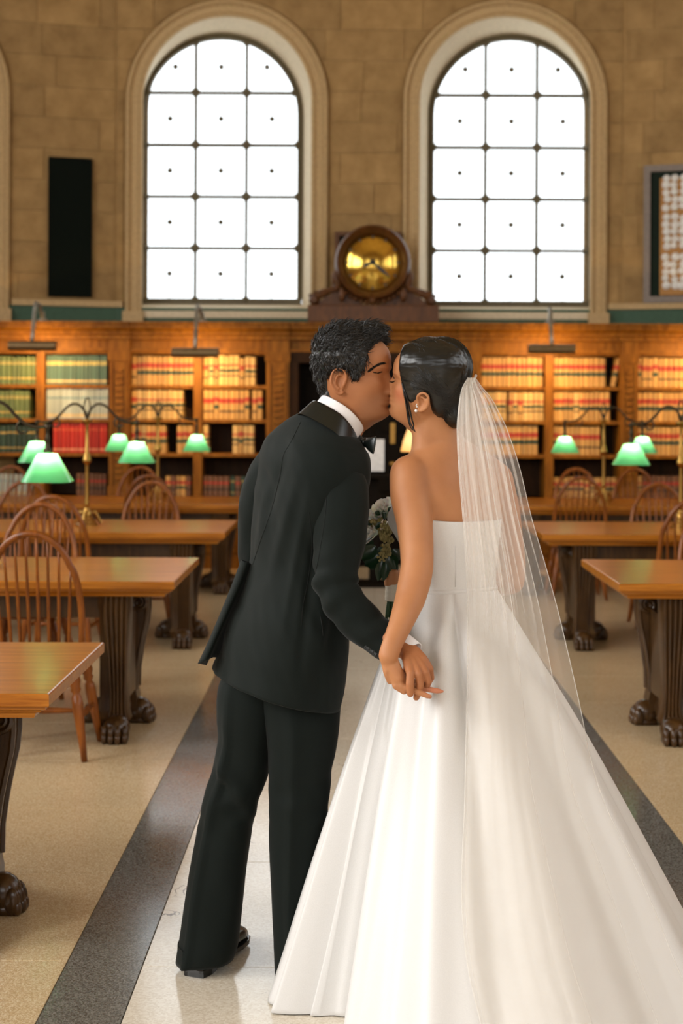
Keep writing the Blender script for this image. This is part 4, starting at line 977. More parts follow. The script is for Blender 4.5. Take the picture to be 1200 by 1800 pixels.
def add_mesh_obj(name, me, mat, parent):
    """mesh in coordinates of the place, hung under parent"""
    off = OFF.get(parent.name, Vector()) if parent is not None else Vector()
    if off.length > 0: me.transform(Matrix.Translation(-off))
    if not me.materials: me.materials.append(mat)
    o = put(name, me, None, parent); OFF[o.name] = off; return o
def interp(tab, x):
    """piecewise smooth interpolation of rows (key, values...)"""
    if x <= tab[0][0]: return list(tab[0][1:])
    if x >= tab[-1][0]: return list(tab[-1][1:])
    for i in range(len(tab) - 1):
        if tab[i][0] <= x <= tab[i + 1][0]:
            t = (x - tab[i][0]) / (tab[i + 1][0] - tab[i][0]); out = []
            h = tab[i + 1][0] - tab[i][0]
            for k in range(1, len(tab[i])):
                p1, p2 = tab[i][k], tab[i + 1][k]
                m1 = (p2 - tab[i - 1][k]) / (tab[i + 1][0] - tab[i - 1][0]) * h if i > 0 else (p2 - p1)
                m2 = (tab[i + 2][k] - p1) / (tab[i + 2][0] - tab[i][0]) * h if i + 2 < len(tab) else (p2 - p1)
                t2, t3 = t * t, t * t * t
                out.append((2 * t3 - 3 * t2 + 1) * p1 + (t3 - 2 * t2 + t) * m1 + (-2 * t3 + 3 * t2) * p2 + (t3 - t2) * m2)
            return out
def spline(pts, n):
    tab = [(i,) + tuple(p) for i, p in enumerate(pts)]
    return [Vector(interp(tab, (len(pts) - 1) * k / (n - 1))) for k in range(n)]
def G(x, s): return math.exp(-(x / s) ** 2)

HEAD_M = [(-0.030, 0.030, -0.030, 0.040), (-0.012, 0.052, -0.035, 0.046), (0.000, 0.074, -0.040, 0.050), (0.012, 0.086, -0.046, 0.053), (0.030, 0.089, -0.060, 0.058), (0.050, 0.087, -0.076, 0.064), (0.075, 0.086, -0.088, 0.069), (0.100, 0.086, -0.095, 0.072),
          (0.120, 0.085, -0.099, 0.074), (0.140, 0.089, -0.101, 0.076), (0.165, 0.089, -0.101, 0.077), (0.190, 0.078, -0.095, 0.073), (0.212, 0.055, -0.078, 0.060), (0.228, 0.022, -0.050, 0.038), (0.235, -0.008, -0.018, 0.008)]
HEAD_F = [(-0.030, 0.020, -0.030, 0.034), (-0.012, 0.044, -0.035, 0.040), (0.000, 0.070, -0.040, 0.044), (0.012, 0.083, -0.046, 0.048), (0.030, 0.086, -0.060, 0.055), (0.050, 0.084, -0.076, 0.063), (0.075, 0.084, -0.088, 0.069), (0.100, 0.086, -0.095, 0.072),
          (0.120, 0.086, -0.099, 0.074), (0.140, 0.091, -0.101, 0.076), (0.165, 0.091, -0.101, 0.077), (0.190, 0.079, -0.095, 0.073), (0.212, 0.055, -0.078, 0.060), (0.228, 0.022, -0.050, 0.038), (0.235, -0.008, -0.018, 0.008)]
def head_ring_pt(tab, z, a):
    xf, xb, hw = interp(tab, z); xm = xb * 0.45 + xf * 0.55 - 0.03; c, s = math.cos(a), math.sin(a)
    if c >= 0: return xm + (xf - xm) * c ** 0.86, hw * math.copysign(abs(s) ** 0.92, s), xm
    return xm - (xm - xb) * (-c) ** 0.9, hw * math.copysign(abs(s) ** 0.95, s), xm
def poly_sd(x, y, poly):
    """signed distance to a polygon, positive inside"""
    best = 1e9; ins = False; n = len(poly)
    for i in range(n):
        x0, y0 = poly[i]; x1, y1 = poly[(i + 1) % n]; dx, dy = x1 - x0, y1 - y0
        t = max(0.0, min(1.0, ((x - x0) * dx + (y - y0) * dy) / (dx * dx + dy * dy + 1e-12)))
        best = min(best, math.hypot(x - x0 - t * dx, y - y0 - t * dy))
        if (y0 > y) != (y1 > y) and x < (x1 - x0) * (y - y0) / (y1 - y0) + x0: ins = not ins
    return best if ins else -best
def to_px(p):
    u, v = p.x / p.y * FPX, (CAMH - p.z) / p.y * FPX; c, s = math.cos(ROLL), math.sin(ROLL)
    return CX + u * c - v * s, CY + u * s + v * c
def scalp(mb, tab, T, side, poly, thick):
    """hair grown on the head: the scalp inside the hairline raised, the rest sunk out of sight; `side` is the side the hairline was read from"""
    rings = []; nz, na = 90, 96
    for i in range(nz):
        z = 0.0 + 0.2349 * i / (nz - 1); ring = []
        for k in range(na):
            a = 2 * PI * k / na; x, y, xm = head_ring_pt(tab, z, a); ref = T(x, side * abs(y), z); px, py = to_px(ref)
            sd = poly_sd(px, py, poly); m = max(0.0, min(1.0, sd / 5.0 + 0.4)); m = m * m * (3 - 2 * m)
            n = Vector((x - xm, y, (z - 0.13) * 0.9)); n.normalize(); t = thick(x, y, z) * m - 0.007 * (1 - m)
            ring.append(T(x + n.x * t, y + n.y * t, z + n.z * t))
        rings.append(ring)
    return mb.loft(rings)
def soften(me, weight, iters):
    """laplacian smoothing where weight(co array) is high"""
    n = len(me.vertices); co = np.empty(n * 3); me.vertices.foreach_get('co', co); co = co.reshape(-1, 3)
    e = np.empty(len(me.edges) * 2, dtype=np.int64); me.edges.foreach_get('vertices', e); e = e.reshape(-1, 2)
    deg = np.bincount(e.ravel(), minlength=n).astype(float)[:, None]; w = weight(co)[:, None]
    for _ in range(iters):
        acc = np.zeros_like(co)
        for k in range(3): acc[:, k] = np.bincount(e[:, 0], co[e[:, 1], k], n) + np.bincount(e[:, 1], co[e[:, 0], k], n)
        co = co + w * 0.6 * (acc / np.maximum(deg, 1) - co)
    me.vertices.foreach_set('co', co.ravel()); me.update()
def roughen(me, f):
    vs = [(v.co.copy(), v.normal.copy()) for v in me.vertices]
    me.vertices.foreach_set('co', [x for p, n in vs for x in p + n * f(p)]); me.update()
def keep_mask(spots):
    """1 away from the given (centre, radius) spots, 0 within"""
    def f(co):
        w = np.ones(len(co))
        for c, r0, r1 in spots: d = np.linalg.norm(co - np.array(c), axis=1); w = np.minimum(w, np.clip((d - r0) / (r1 - r0), 0, 1))
        return w
    return f
def head_pieces(tab, T, nose=0.030, brow=0.005, lips=0.006):
    """head as stacked rings with face relief; T maps local (x forward, y left, z up) to the place"""
    mb = MB(); rings = []; nz, na = 110, 112
    for i in range(nz):
        z = -0.030 + 0.265 * i / (nz - 1); xf, xb, hw = interp(tab, z); xm = xb * 0.45 + xf * 0.55 - 0.03
        ring = []
        for k in range(na):
            a = 2 * PI * k / na; a = a - 0.28 * math.sin(a) * (1 if True else 0); c, s = math.cos(a), math.sin(a)
            if c >= 0: x = xm + (xf - xm) * c ** 0.86; y = hw * math.copysign(abs(s) ** 0.92, s)
            else: x = xm - (xm - xb) * (-c) ** 0.9; y = hw * math.copysign(abs(s) ** 0.95, s)
            if c > 0:
                ay = abs(y); dx = 0.0
                # nose: bridge growing to the tip, nostril wings
                if z > 0.078: q = max(0.0, min(1.0, (0.134 - z) / 0.056)); dx += nose * q ** 1.25 * G(y, 0.0085 + 0.004 * q)
                else: q = max(0.0, 1 - ((0.078 - z) / 0.014) ** 2) if z > 0.064 else 0.0; dx += nose * q * G(y, 0.0125)
                dx += 0.010 * G(ay - 0.013, 0.006) * G(z - 0.073, 0.007)
                dx += lips * (G(z - 0.0565, 0.0045) + 1.05 * G(z - 0.0455, 0.005)) * G(y, 0.021) + 0.004 * G(z - 0.051, 0.016) * G(y, 0.025)
                dx -= 0.004 * G(z - 0.0512, 0.0016) * G(y, 0.019)
                dx -= 0.005 * G(z - 0.034, 0.007) * G(y, 0.022); dx += 0.006 * G(z - 0.017, 0.011) * G(y, 0.018)
                dx -= 0.012 * G(ay - 0.031, 0.015) * G(z - 0.117, 0.012); dx += 0.008 * G(ay - 0.032, 0.011) * G(z - 0.116, 0.009)
                dx -= 0.0025 * G(ay - 0.032, 0.013) * G(z - 0.1125, 0.0018)
                dx += brow * G(z - 0.136, 0.008) * G(ay - 0.028, 0.02); dx += 0.005 * G(ay - 0.048, 0.016) * G(z - 0.092, 0.016)
                dx -= 0.004 * G(ay - 0.045, 0.015) * G(z - 0.055, 0.02)
                x += dx * min(1, c * 2.2)
            ring.append(T(x, y, z))
        rings.append(ring)
    mb.loft(rings); return mb
def ear_pieces(mb, T, side, tilt=-0.12, s=1.0, cx=-0.014, cz=0.094):
    pass; y0 = side * 0.073
    def E(u, v, w): # u forward, v up, w out
        c, q = math.cos(tilt), math.sin(tilt); uu, vv = (u * c - v * q) * s, (u * q + v * c) * s
        return T(cx + uu - 0.012 * 0 - w * 0.25, y0 + side * w, cz + vv)
    hel = [(0.008, -0.004, 0.004), (0.012, 0.012, 0.006), (0.009, 0.026, 0.010), (-0.003, 0.033, 0.014), (-0.015, 0.028, 0.017), (-0.020, 0.014, 0.018), (-0.019, -0.002, 0.017), (-0.013, -0.016, 0.013), (-0.004, -0.026, 0.008), (0.004, -0.028, 0.005), (0.007, -0.020, 0.003)]
    P = spline(hel, 30); mb.tube([E(*p) for p in P], [0.0042 + 0.001 * (k > 20) for k in range(30)], 8)
    anti = [(0.002, 0.018, 0.007), (-0.007, 0.016, 0.011), (-0.011, 0.004, 0.012), (-0.009, -0.009, 0.010), (-0.002, -0.016, 0.007)]
    mb.tube([E(*p) for p in spline(anti, 14)], 0.0034, 7)
    mb.tube([E(*p) for p in ((0.010, 0.006, 0.003), (0.008, -0.004, 0.006), (0.006, -0.012, 0.004))], 0.004, 7)
    rg = []
    for rr, w in ((1.0, -0.004), (1.0, 0.003), (0.75, 0.006), (0.3, 0.004)):
        rg.append([E(-0.004 + 0.015 * rr * math.cos(2 * PI * k / 14), 0.002 + 0.027 * rr * math.sin(2 * PI * k / 14), w) for k in range(14)])
    mb.loft(rg)
def frame(origin, yaw, pitch=0.0, roll=0.0, s=1.0):
    """local x forward at `yaw` from +X about Z, y left, z up"""
    R_ = Matrix.Rotation(yaw, 3, 'Z') @ Matrix.Rotation(-pitch, 3, 'Y') @ Matrix.Rotation(roll, 3, 'X'); o = Vector(origin)
    return lambda x, y, z: o + R_ @ (Vector((x, y, z)) * s)

def skin_mat(name, c0, c1, sss=0.12, marks=()):
    m, nt, b = node_mat(name); geo = N(nt, 'ShaderNodeNewGeometry')
    n = N(nt, 'ShaderNodeTexNoise', Scale=9.0, Detail=5.0); nt.links.new(geo.outputs['Position'], n.inputs['Vector'])
    col = ramp(nt, [(0.3, c0), (0.7, c1)], n.outputs['Fac'])
    n2 = N(nt, 'ShaderNodeTexNoise', Scale=260.0, Detail=2.0); nt.links.new(geo.outputs['Position'], n2.inputs['Vector'])
    for ctr, r0, r1, c, amt in marks:      # natural colour of lips, beard shadow, knuckles
        vd = N(nt, 'ShaderNodeVectorMath', operation='DISTANCE'); nt.links.new(geo.outputs['Position'], vd.inputs[0]); vd.inputs[1].default_value = ctr
        mr = N(nt, 'ShaderNodeMapRange'); mr.interpolation_type = 'SMOOTHSTEP'; mr.inputs['From Min'].default_value = r1; mr.inputs['From Max'].default_value = r0; mr.inputs['To Max'].default_value = amt
        nt.links.new(vd.outputs['Value'], mr.inputs['Value']); mx = N(nt, 'ShaderNodeMix', data_type='RGBA'); mx.inputs[7].default_value = c
        nt.links.new(mr.outputs[0], mx.inputs['Factor']); nt.links.new(col, mx.inputs[6]); col = mx.outputs[2]
    nt.links.new(col, b.inputs['Base Color'])
    bp = N(nt, 'ShaderNodeBump', Strength=0.06, Distance=0.001); nt.links.new(n2.outputs['Fac'], bp.inputs['Height']); nt.links.new(bp.outputs[0], b.inputs['Normal'])
    setp(b, Roughness=0.55, Specular_IOR_Level=0.35, Subsurface_Weight=sss, Subsurface_Scale=0.012); b.inputs['Subsurface Radius'].default_value = (1.0, 0.35, 0.2); return m
def cloth_mat(name, c0, c1, rough, scale=420.0, sheen=0.0, bump=0.12, spec=0.3):
    m, nt, b = node_mat(name); geo = N(nt, 'ShaderNodeNewGeometry')
    n = N(nt, 'ShaderNodeTexNoise', Scale=scale, Detail=2.0); nt.links.new(geo.outputs['Position'], n.inputs['Vector'])
    nt.links.new(ramp(nt, [(0.3, c0), (0.7, c1)], n.outputs['Fac']), b.inputs['Base Color'])
    bp = N(nt, 'ShaderNodeBump', Strength=bump, Distance=0.0006); nt.links.new(n.outputs['Fac'], bp.inputs['Height']); nt.links.new(bp.outputs[0], b.inputs['Normal'])
    setp(b, Roughness=rough, Sheen_Weight=sheen, Sheen_Roughness=0.45); b.inputs['Specular IOR Level'].default_value = spec; return m
M['suit'] = cloth_mat('black_green_suit_wool', rgb((8, 15, 12)), rgb((13, 21, 18)), 0.8, 900.0, 0.06, 0.15, 0.18)
M['satin_black'] = cloth_mat('black_satin', rgb((12, 17, 15)), rgb((16, 21, 19)), 0.3, 200.0, 0.0, 0.05, 0.5)
M['seam'] = cloth_mat('dark_seam_thread', rgb((10, 14, 12)), rgb((14, 18, 16)), 0.8)
M['shirt'] = cloth_mat('white_shirt_cotton', rgb((226, 224, 224)), rgb((236, 234, 234)), 0.7, 900.0)
M['satin'] = cloth_mat('ivory_white_satin', rgb((213, 212, 210)), rgb((220, 219, 217)), 0.42, 500.0, 0.15, 0.03, 0.45)
M['shoe'] = plain('black_polished_leather', rgb((14, 15, 14)), 0.2)
def hair_mat(name, c0, c1, rough):
    m, nt, b = node_mat(name); geo = N(nt, 'ShaderNodeNewGeometry'); n = N(nt, 'ShaderNodeTexNoise', Scale=120.0, Detail=3.0); nt.links.new(geo.outputs['Position'], n.inputs['Vector'])
    nt.links.new(ramp(nt, [(0.3, c0), (0.7, c1)], n.outputs['Fac']), b.inputs['Base Color']); setp(b, Roughness=rough); b.inputs['Specular IOR Level'].default_value = 0.5; return m
M['hair_m'] = hair_mat('black_brown_wavy_hair', rgb((10, 9, 7)), rgb((24, 20, 15)), 0.42)
M['hair_f'] = hair_mat('sleek_black_hair', rgb((11, 12, 11)), rgb((20, 20, 18)), 0.30)
M['pearl'] = plain('crystal_pearl', rgb((232, 228, 222)), 0.12)
def cloth_noise(p, fx, fz, amp):
    return amp * noise.noise(Vector((p[0] * fx, p[1] * fx, p[2] * fz)))
# ------------------------------------------------------------------ the groom
GD = 3.93
gp = thing('person', 'person in a black tuxedo seen from behind, leaning over to kiss the bride', 'person', (W(440, 1712, 3.9).x, 3.9, 0))
KISS = W(682.5, 702, 3.93)
g_yaw, gs = math.radians(-17), 1.05
cy, sy = math.cos(g_yaw), math.sin(g_yaw)
g_or = KISS - Vector((cy * 0.0905, sy * 0.0905, 0.051)) * gs
gT = frame(g_or, g_yaw, math.radians(-2), 0.0, gs)
def P_(px, py, d): return W(px, py, d)
bm_ = head_pieces(HEAD_M, gT, 0.026)
ear_pieces(bm_, gT, -1, s=1.08, cx=-0.018); ear_pieces(bm_, gT, 1, s=1.08, cx=-0.018)
# neck, trunk, limbs inside the clothes
bm_.cap(gT(-0.035, 0, 0.07), P_(590, 775, 3.94), 0.055, 0.056)
bm_.cap(gT(0.0, 0, 0.015), P_(600, 765, 3.94), 0.046, 0.052)
bm_.ell(P_(560, 850, 3.95), (0.125, 0.095, 0.15)); bm_.ell(P_(530, 960, 3.95), (0.12, 0.085, 0.17)); bm_.ell(P_(500, 1110, 3.95), (0.125, 0.085, 0.17))
bm_.cap(P_(575, 835, 3.92), P_(600, 850, 3.83), 0.06, 0.05)
bm_.cap(P_(600, 850, 3.83), P_(594, 1030, 3.76), 0.047, 0.038); bm_.cap(P_(594, 1030, 3.76), P_(655, 1106, 3.735), 0.034, 0.028); bm_.cap(P_(655, 1106, 3.735), P_(718, 1148, 3.655), 0.030, 0.024)
bm_.cap(P_(520, 830, 3.98), P_(462, 850, 4.02), 0.05, 0.045); bm_.cap(P_(462, 850, 4.02), P_(440, 1010, 4.06), 0.044, 0.034); bm_.cap(P_(440, 1010, 4.06), P_(480, 1100, 4.16), 0.034, 0.026)
bm_.ell(P_(486, 1118, 4.17), (0.03, 0.035, 0.05))
bm_.cap(P_(450, 1180, 3.97), P_(420, 1400, 3.96), 0.075, 0.052); bm_.cap(P_(420, 1400, 3.96), P_(362, 1660, 3.95), 0.048, 0.035); bm_.cap(P_(362, 1660, 3.95), P_(368, 1688, 3.99), 0.034, 0.03)
bm_.cap(P_(530, 1190, 3.92), P_(524, 1420, 3.90), 0.078, 0.054); bm_.cap(P_(524, 1420, 3.90), P_(514, 1660, 3.88), 0.05, 0.035); bm_.cap(P_(514, 1660, 3.88), P_(520, 1700, 3.92), 0.034, 0.03)
# right hand, interlaced with hers
HD = 3.60
def chain(mb, pts, radii):
    for a, b, r0, r1 in zip(pts[:-1], pts[1:], radii[:-1], radii[1:]): mb.cap(P_(*a), P_(*b), r0, r1, 12)
for k, (kx, ky, kd) in enumerate(((721, 1184, 3.585), (735.5, 1185, 3.588), (748, 1182, 3.598), (755, 1176, 3.615))):
    wx = 713 + 4.6 * k; chain(bm_, [(wx, 1148 - 2.4 * k, 3.650), ((wx + kx) / 2 + 0.5 * k, (1147 - 2.4 * k + ky) / 2, 3.612 + 0.004 * k), (kx, ky, kd)], [0.0145, 0.0135, 0.0105])
chain(bm_, [(721, 1184, 3.583), (720, 1203, 3.576), (721, 1219, 3.578)], [0.0105, 0.0105, 0.0095])
chain(bm_, [(735.5, 1185, 3.588), (738.5, 1203, 3.588), (735, 1218, 3.593), (731.5, 1226, 3.597)], [0.0105, 0.0100, 0.0092, 0.0085])
chain(bm_, [(748, 1182, 3.598), (753, 1198, 3.598), (748, 1210, 3.612), (738, 1216, 3.622)], [0.0100, 0.0095, 0.0085, 0.0075])
chain(bm_, [(755, 1176, 3.615), (757.5, 1192, 3.622), (748, 1206, 3.636)], [0.0095, 0.0088, 0.008])
chain(bm_, [(726, 1152, 3.635), (716, 1172, 3.648), (712, 1190, 3.650), (716, 1204, 3.648)], [0.013, 0.012, 0.0105, 0.009])
g_body = fuse(bm_, 0.0026, 2, 0.45, 'body')
soften(g_body, keep_mask([(tuple(gT(0.06, 0, 0.09)), 0.10, 0.16), (tuple(gT(-0.02, -0.08, 0.09)), 0.03, 0.06), (tuple(W(735, 1195, 3.6)), 0.06, 0.10)]), 40)
chin = gT(0.06, -0.02, 0.02)
M['skin_m'] = skin_mat('tan_skin', rgb((156, 98, 60)), rgb((172, 114, 74)), 0.10, [(tuple(gT(0.055, 0, 0.022)), 0.05, 0.085, rgb((104, 72, 48)), 0.4), (tuple(gT(0.097, 0, 0.0505)), 0.006, 0.014, rgb((168, 96, 78)), 0.6)])
g_bvh = bvh_of(g_body)
add_mesh_obj('body', g_body, M['skin_m'], gp)
# eyebrow, lashes
def hair_patch(bvh, pts, n, r, spread, lift, ln, seed):
    mb = MB(); rn = random.Random(seed)
    for k in range(n):
        u = rn.random() * (len(pts) - 1); i = min(int(u), len(pts) - 2); f = u - i
        x = pts[i][0] + (pts[i + 1][0] - pts[i][0]) * f + rn.uniform(-1, 1) * spread; y = pts[i][1] + (pts[i + 1][1] - pts[i][1]) * f + rn.uniform(-1, 1) * spread
        dx, dy = pts[i + 1][0] - pts[i][0], pts[i + 1][1] - pts[i][1]; q = math.hypot(dx, dy); dx, dy = dx / q, dy / q
        a = on(bvh, x, y, lift); b = on(bvh, x - dx * ln + rn.uniform(-.6, .6), y - dy * ln - 0.8, lift)
        if (a - b).length < 0.02: mb.tube([a, b], [r, r * 0.5], 4)
    return mb
eb = hair_patch(g_bvh, [(677, 638), (668, 640), (658, 645), (649, 652)], 170, 0.0007, 1.6, 0.0008, -5.0, 3)
part('eyebrow', eb, M['hair_m'], gp)
part('eyelashes', hair_patch(g_bvh, [(672, 653), (665, 656), (657, 655)], 40, 0.0006, 0.6, 0.0008, -3.0, 4), M['hair_m'], gp)

# hair: a cap grown from the scalp plus loose waves
hm = MB(); S = GD / FPX
def hell(mb, px, py, d, rx, ry, rz, **k): mb.ell(P_(px, py, d), (rx * d / FPX, ry, rz * d / FPX), nu=24, nv=16, **k)
GH = [(676, 597), (662, 603), (650, 607), (645, 620), (643, 640), (636, 655), (629, 672), (619, 669), (614, 655), (604, 648), (592, 648), (580, 654), (573, 668), (575, 688), (586, 703), (568, 706), (552, 692), (525, 650), (520, 600), (560, 545), (640, 540), (700, 555), (700, 594)]
scalp(hm, HEAD_M, gT, -1, GH, lambda x, y, z: 0.006 + 0.012 * max(0, min(1, (z - 0.10) / 0.08)) + 0.006 * max(0, min(1, -x / 0.06)))
hm.ell(gT(0.028, 0, 0.232), (0.052, 0.055, 0.024), nu=20, nv=12); hm.ell(gT(0.048, 0.0, 0.224), (0.034, 0.05, 0.019), nu=20, nv=12); hm.ell(gT(-0.04, 0, 0.205), (0.06, 0.065, 0.042), nu=20, nv=12)
hme = fuse(hm, 0.0032, 3, 0.5, 'hair')
rn = random.Random(21)
roughen(hme, lambda p: noise.noise(p * 55) * 0.0045 + noise.noise(p * 130) * 0.002)
hair_o = add_mesh_obj('hair', hme, M['hair_m'], gp)
h_bvh = BVHTree.FromPolygons([v.co + OFF[hair_o.name] for v in hme.vertices], [tuple(p.vertices) for p in hme.polygons])
mb = MB(); polys = [p for p in hme.polygons]; offv = OFF[hair_o.name]
hc = P_(603, 640, 3.93)
for k in range(6500):
    p = rn.choice(polys); c = p.center + offv; n = p.normal; hh = g_bvh.find_nearest(c)
    if (c - hh[0]).dot(hh[1]) < 0.0015: continue
    if c.x > P_(672, 600, 3.9).x and n.x > 0.8: continue
    flow = Vector((0.9 if c.z > hc.z + 0.02 else 0.15, 0.0, 0.25 if c.z > hc.z + 0.03 else -1.0)); flow = (flow - n * flow.dot(n)).normalized()
    side = n.cross(flow); L = rn.uniform(0.012, 0.026); ph = rn.uniform(0, 6.28); cu = rn.uniform(0.002, 0.0045); up = rn.uniform(0.10, 0.34)
    if c.z < hc.z - 0.03: L *= 0.6; up *= 0.6
    d = (flow + side * rn.uniform(-0.7, 0.7)).normalized(); P = []
    for i in range(6):
        t_ = i / 5; P.append(c + d * L * t_ + n * (L * up * math.sin(t_ * 2.0) + 0.0004) + side * cu * math.sin(ph + t_ * 5))
    mb.tube(P, [0.0008, 0.0009, 0.0009, 0.0008, 0.0006, 0.0003], 3, caps=False)
part('loose_waves', mb, M['hair_m'], hair_o, smooth=True)['kind'] = 'stuff'

# ---- jacket
FA = math.radians(90 - 55)                       # facing: right and away
fdir = Vector((math.cos(FA), math.sin(FA), 0)); rdir = Vector((fdir.y, -fdir.x, 0))
#        y      xl    xr   yl-shift yr-shift  depth
JK = [(716, 545, 602, 0, 30, 3.945), (724, 528, 616, 0, 36, 3.945), (733, 506, 630, 2, 38, 3.945), (748, 486, 640, 2, 38, 3.945), (772, 465, 648, 0, 30, 3.945), (800, 451, 650, 0, 22, 3.945), (835, 446, 648, 0, 15, 3.945), (870, 441, 641, 0, 10, 3.945), (905, 439, 634, 0, 6, 3.945),
      (940, 438, 626, 0, 6, 3.945), (990, 436, 617, 0, 8, 3.945), (1040, 420, 613, 0, 12, 3.945), (1087, 398, 614, 0, 18, 3.945), (1130, 385, 612, 0, 30, 3.945), (1155, 379, 604, 0, 45, 3.945), (1182, 369, 596, 0, 56, 3.945)]
def jacket_ring(y, n=120, off=0.0):
    xl, xr, sl, sr, d = interp(JK, y); L = P_(xl, y + sl, d); R_ = P_(xr, y + sr, d)
    c = (L + R_) / 2; hx = (R_.x - L.x) / 2
    flare = max(0.0, min(1.0, (y - 990) / 190))
    a = hx / 0.82 * (1 - 0.04 * flare); b = a * 0.715
    if y < 760: b = a * (0.66 + 0.05 * (y - 716) / 44)
    ring = []
    for k in range(n):
        t = 2 * PI * k / n                        # 0 = front, going to his right side
        e = 0.86
        ct, st = math.cos(t), math.sin(t); ct = math.copysign(abs(ct) ** e, ct); st = math.copysign(abs(st) ** e, st)
        p = fdir * (b + off) * ct + rdir * (a + off) * st
        x = c.x + p.x * (hx + off) / (abs(hx) + off); yy = c.y + p.y
        u = max(-1.0, min(1.0, p.x / max(hx, 1e-6)))
        zz = c.z + (R_.z - L.z) / 2 * u
        ring.append(Vector((x, yy, zz)))
    # keep the outline of the photograph: rescale x
    x0 = min(p.x for p in ring); x1 = max(p.x for p in ring)
    for p in ring: p.x = L.x + (p.x - x0) / (x1 - x0) * (R_.x - L.x)
    return ring
def wrinkle(p, y):
    """soft drape folds of the wool, running down the back"""
    w = 0.0055 * noise.noise(Vector((p.x * 16 + p.z * 5, p.y * 9, p.z * 2.6))) + 0.0022 * noise.noise(Vector((p.x * 40 + p.z * 16, p.y * 20, p.z * 6)))
    return w
def jacket_mesh():
    rings = []; ys = [716 + (1182 - 716) * (k / 110) for k in range(111)]
    for y in ys:
        r = jacket_ring(y); c = sum(r, Vector()) / len(r); out = []
        for p in r:
            n = Vector((p.x - c.x, p.y - c.y, 0)); n = n.normalized() if n.length > 1e-6 else n
            q = p + n * wrinkle(p, y) * (1.3 if y > 760 else 0.4)
            # two long drag folds from the right armpit to the waist, one along the spine
            for x0, y0, x1, y1, w_, am in ((560, 900, 530, 1130, 9, -0.006), (520, 830, 478, 1010, 10, 0.005), (500, 800, 470, 900, 8, -0.004), (566, 960, 575, 1200, 9, 0.004), (470, 860, 452, 980, 7, 0.004), (540, 860, 500, 1080, 7, 0.004), (590, 1060, 560, 1160, 10, -0.005)):
                if y0 - 30 < y < y1 + 30:
                    f = (y - y0) / (y1 - y0); fx = x0 + (x1 - x0) * f; px = CX + q.x / q.y * FPX
                    if n.y < 0.2: q += n * 1.7 * am * G(px - fx, w_) * math.sin(max(0, min(1, (f + 0.15) / 1.3)) * PI)
            out.append(q)
        rings.append(out)
    # turn the hem under so the cloth has thickness
    c = sum(rings[-1], Vector()) / len(rings[-1])
    for kz, sc in ((-0.002, 0.985), (0.01, 0.965), (0.04, 0.90)): rings.append([Vector((c.x + (p.x - c.x) * sc, c.y + (p.y - c.y) * sc, p.z + kz)) for p in rings[len(JK) * 0 + 110]])
    return MB().loft(rings, caps=False)
jmb = jacket_mesh(); j_bvh = BVHTree.FromPolygons([Vector(v) for v in jmb.v], jmb.f)
jk = part('jacket', jmb, M['suit'], gp, smooth=True)
# right sleeve
SL = [(0, 606, 822, 3.86, 30), (1, 602, 850, 3.835, 44), (2, 599, 880, 3.82, 49.5), (3, 597, 915, 3.805, 50), (4, 595, 955, 3.79, 46), (5, 591, 1000, 3.77, 41), (6, 594, 1038, 3.755, 39), (7, 618, 1074, 3.745, 37), (8, 646, 1104, 3.735, 36), (9, 672, 1122, 3.722, 35), (10, 692, 1133, 3.71, 34)]
def sleeve(tab, m, n=44, flat=1.0, bvh=None):
    C = []; 
    for k in range(m):
        u = (len(tab) - 1) * k / (m - 1); px, py, d, r = interp(tab, u); C.append((P_(px, py, d), r * d / FPX, u))
    rings = []; nrm = Vector((0, -1, 0))
    for i, (p, r, u) in enumerate(C):
        t_ = (C[min(i + 1, m - 1)][0] - C[max(i - 1, 0)][0]).normalized(); nrm = (nrm - t_ * nrm.dot(t_)).normalized(); b = t_.cross(nrm); ring = []
        for k in range(n):
            a = 2 * PI * k / n; dv = nrm * math.cos(a) * flat + b * math.sin(a)
            w = 0.004 * noise.noise(Vector((p.x * 18 + dv.x * 2, p.y * 12 + dv.y * 2, p.z * 18 + dv.z * 2)))
            if 4.3 < u < 7.2: w += 0.008 * math.sin(u * 7.0 + math.cos(a) * 1.5) * G(u - 5.8, 0.9) * (0.35 + 0.65 * max(0, -(t_.cross(Vector((0, 1, 0)))).dot(dv)))
            w += 0.003 * math.sin(u * 3.1 + a * 2) * G(u - 8.2, 1.2)
            ring.append(p + dv * (r + w))
        rings.append(ring)
    e = rings[-1]; c = C[-1][0]; t_ = (C[-1][0] - C[-3][0]).normalized()
    for sc, kk in ((0.97, 0.001), (0.93, -0.004), (0.9, -0.05)): rings.append([c + (p - c) * sc + t_ * kk for p in e])
    c0 = C[0][0]
    rings = [[c0 + (p - c0) * 0.35 + Vector((0, 0, 0.022)) for p in rings[0]], [c0 + (p - c0) * 0.8 + Vector((0, 0, 0.012)) for p in rings[0]]] + rings
    return MB().loft(rings, caps=True)
smb = sleeve(SL, 90, flat=0.86); s_bvh = BVHTree.FromPolygons([Vector(v) for v in smb.v], smb.f)
sl = part('sleeve', smb, M['suit'], jk, smooth=True)
SL2 = [(0, 500, 800, 3.99, 34), (1, 480, 830, 4.01, 40), (2, 462, 880, 4.03, 42), (3, 456, 940, 4.05, 38), (4, 455, 1000, 4.07, 34), (5, 468, 1050, 4.11, 31), (6, 485, 1095, 4.16, 28)]
part('sleeve', sleeve(SL2, 50), M['suit'], jk, smooth=True)
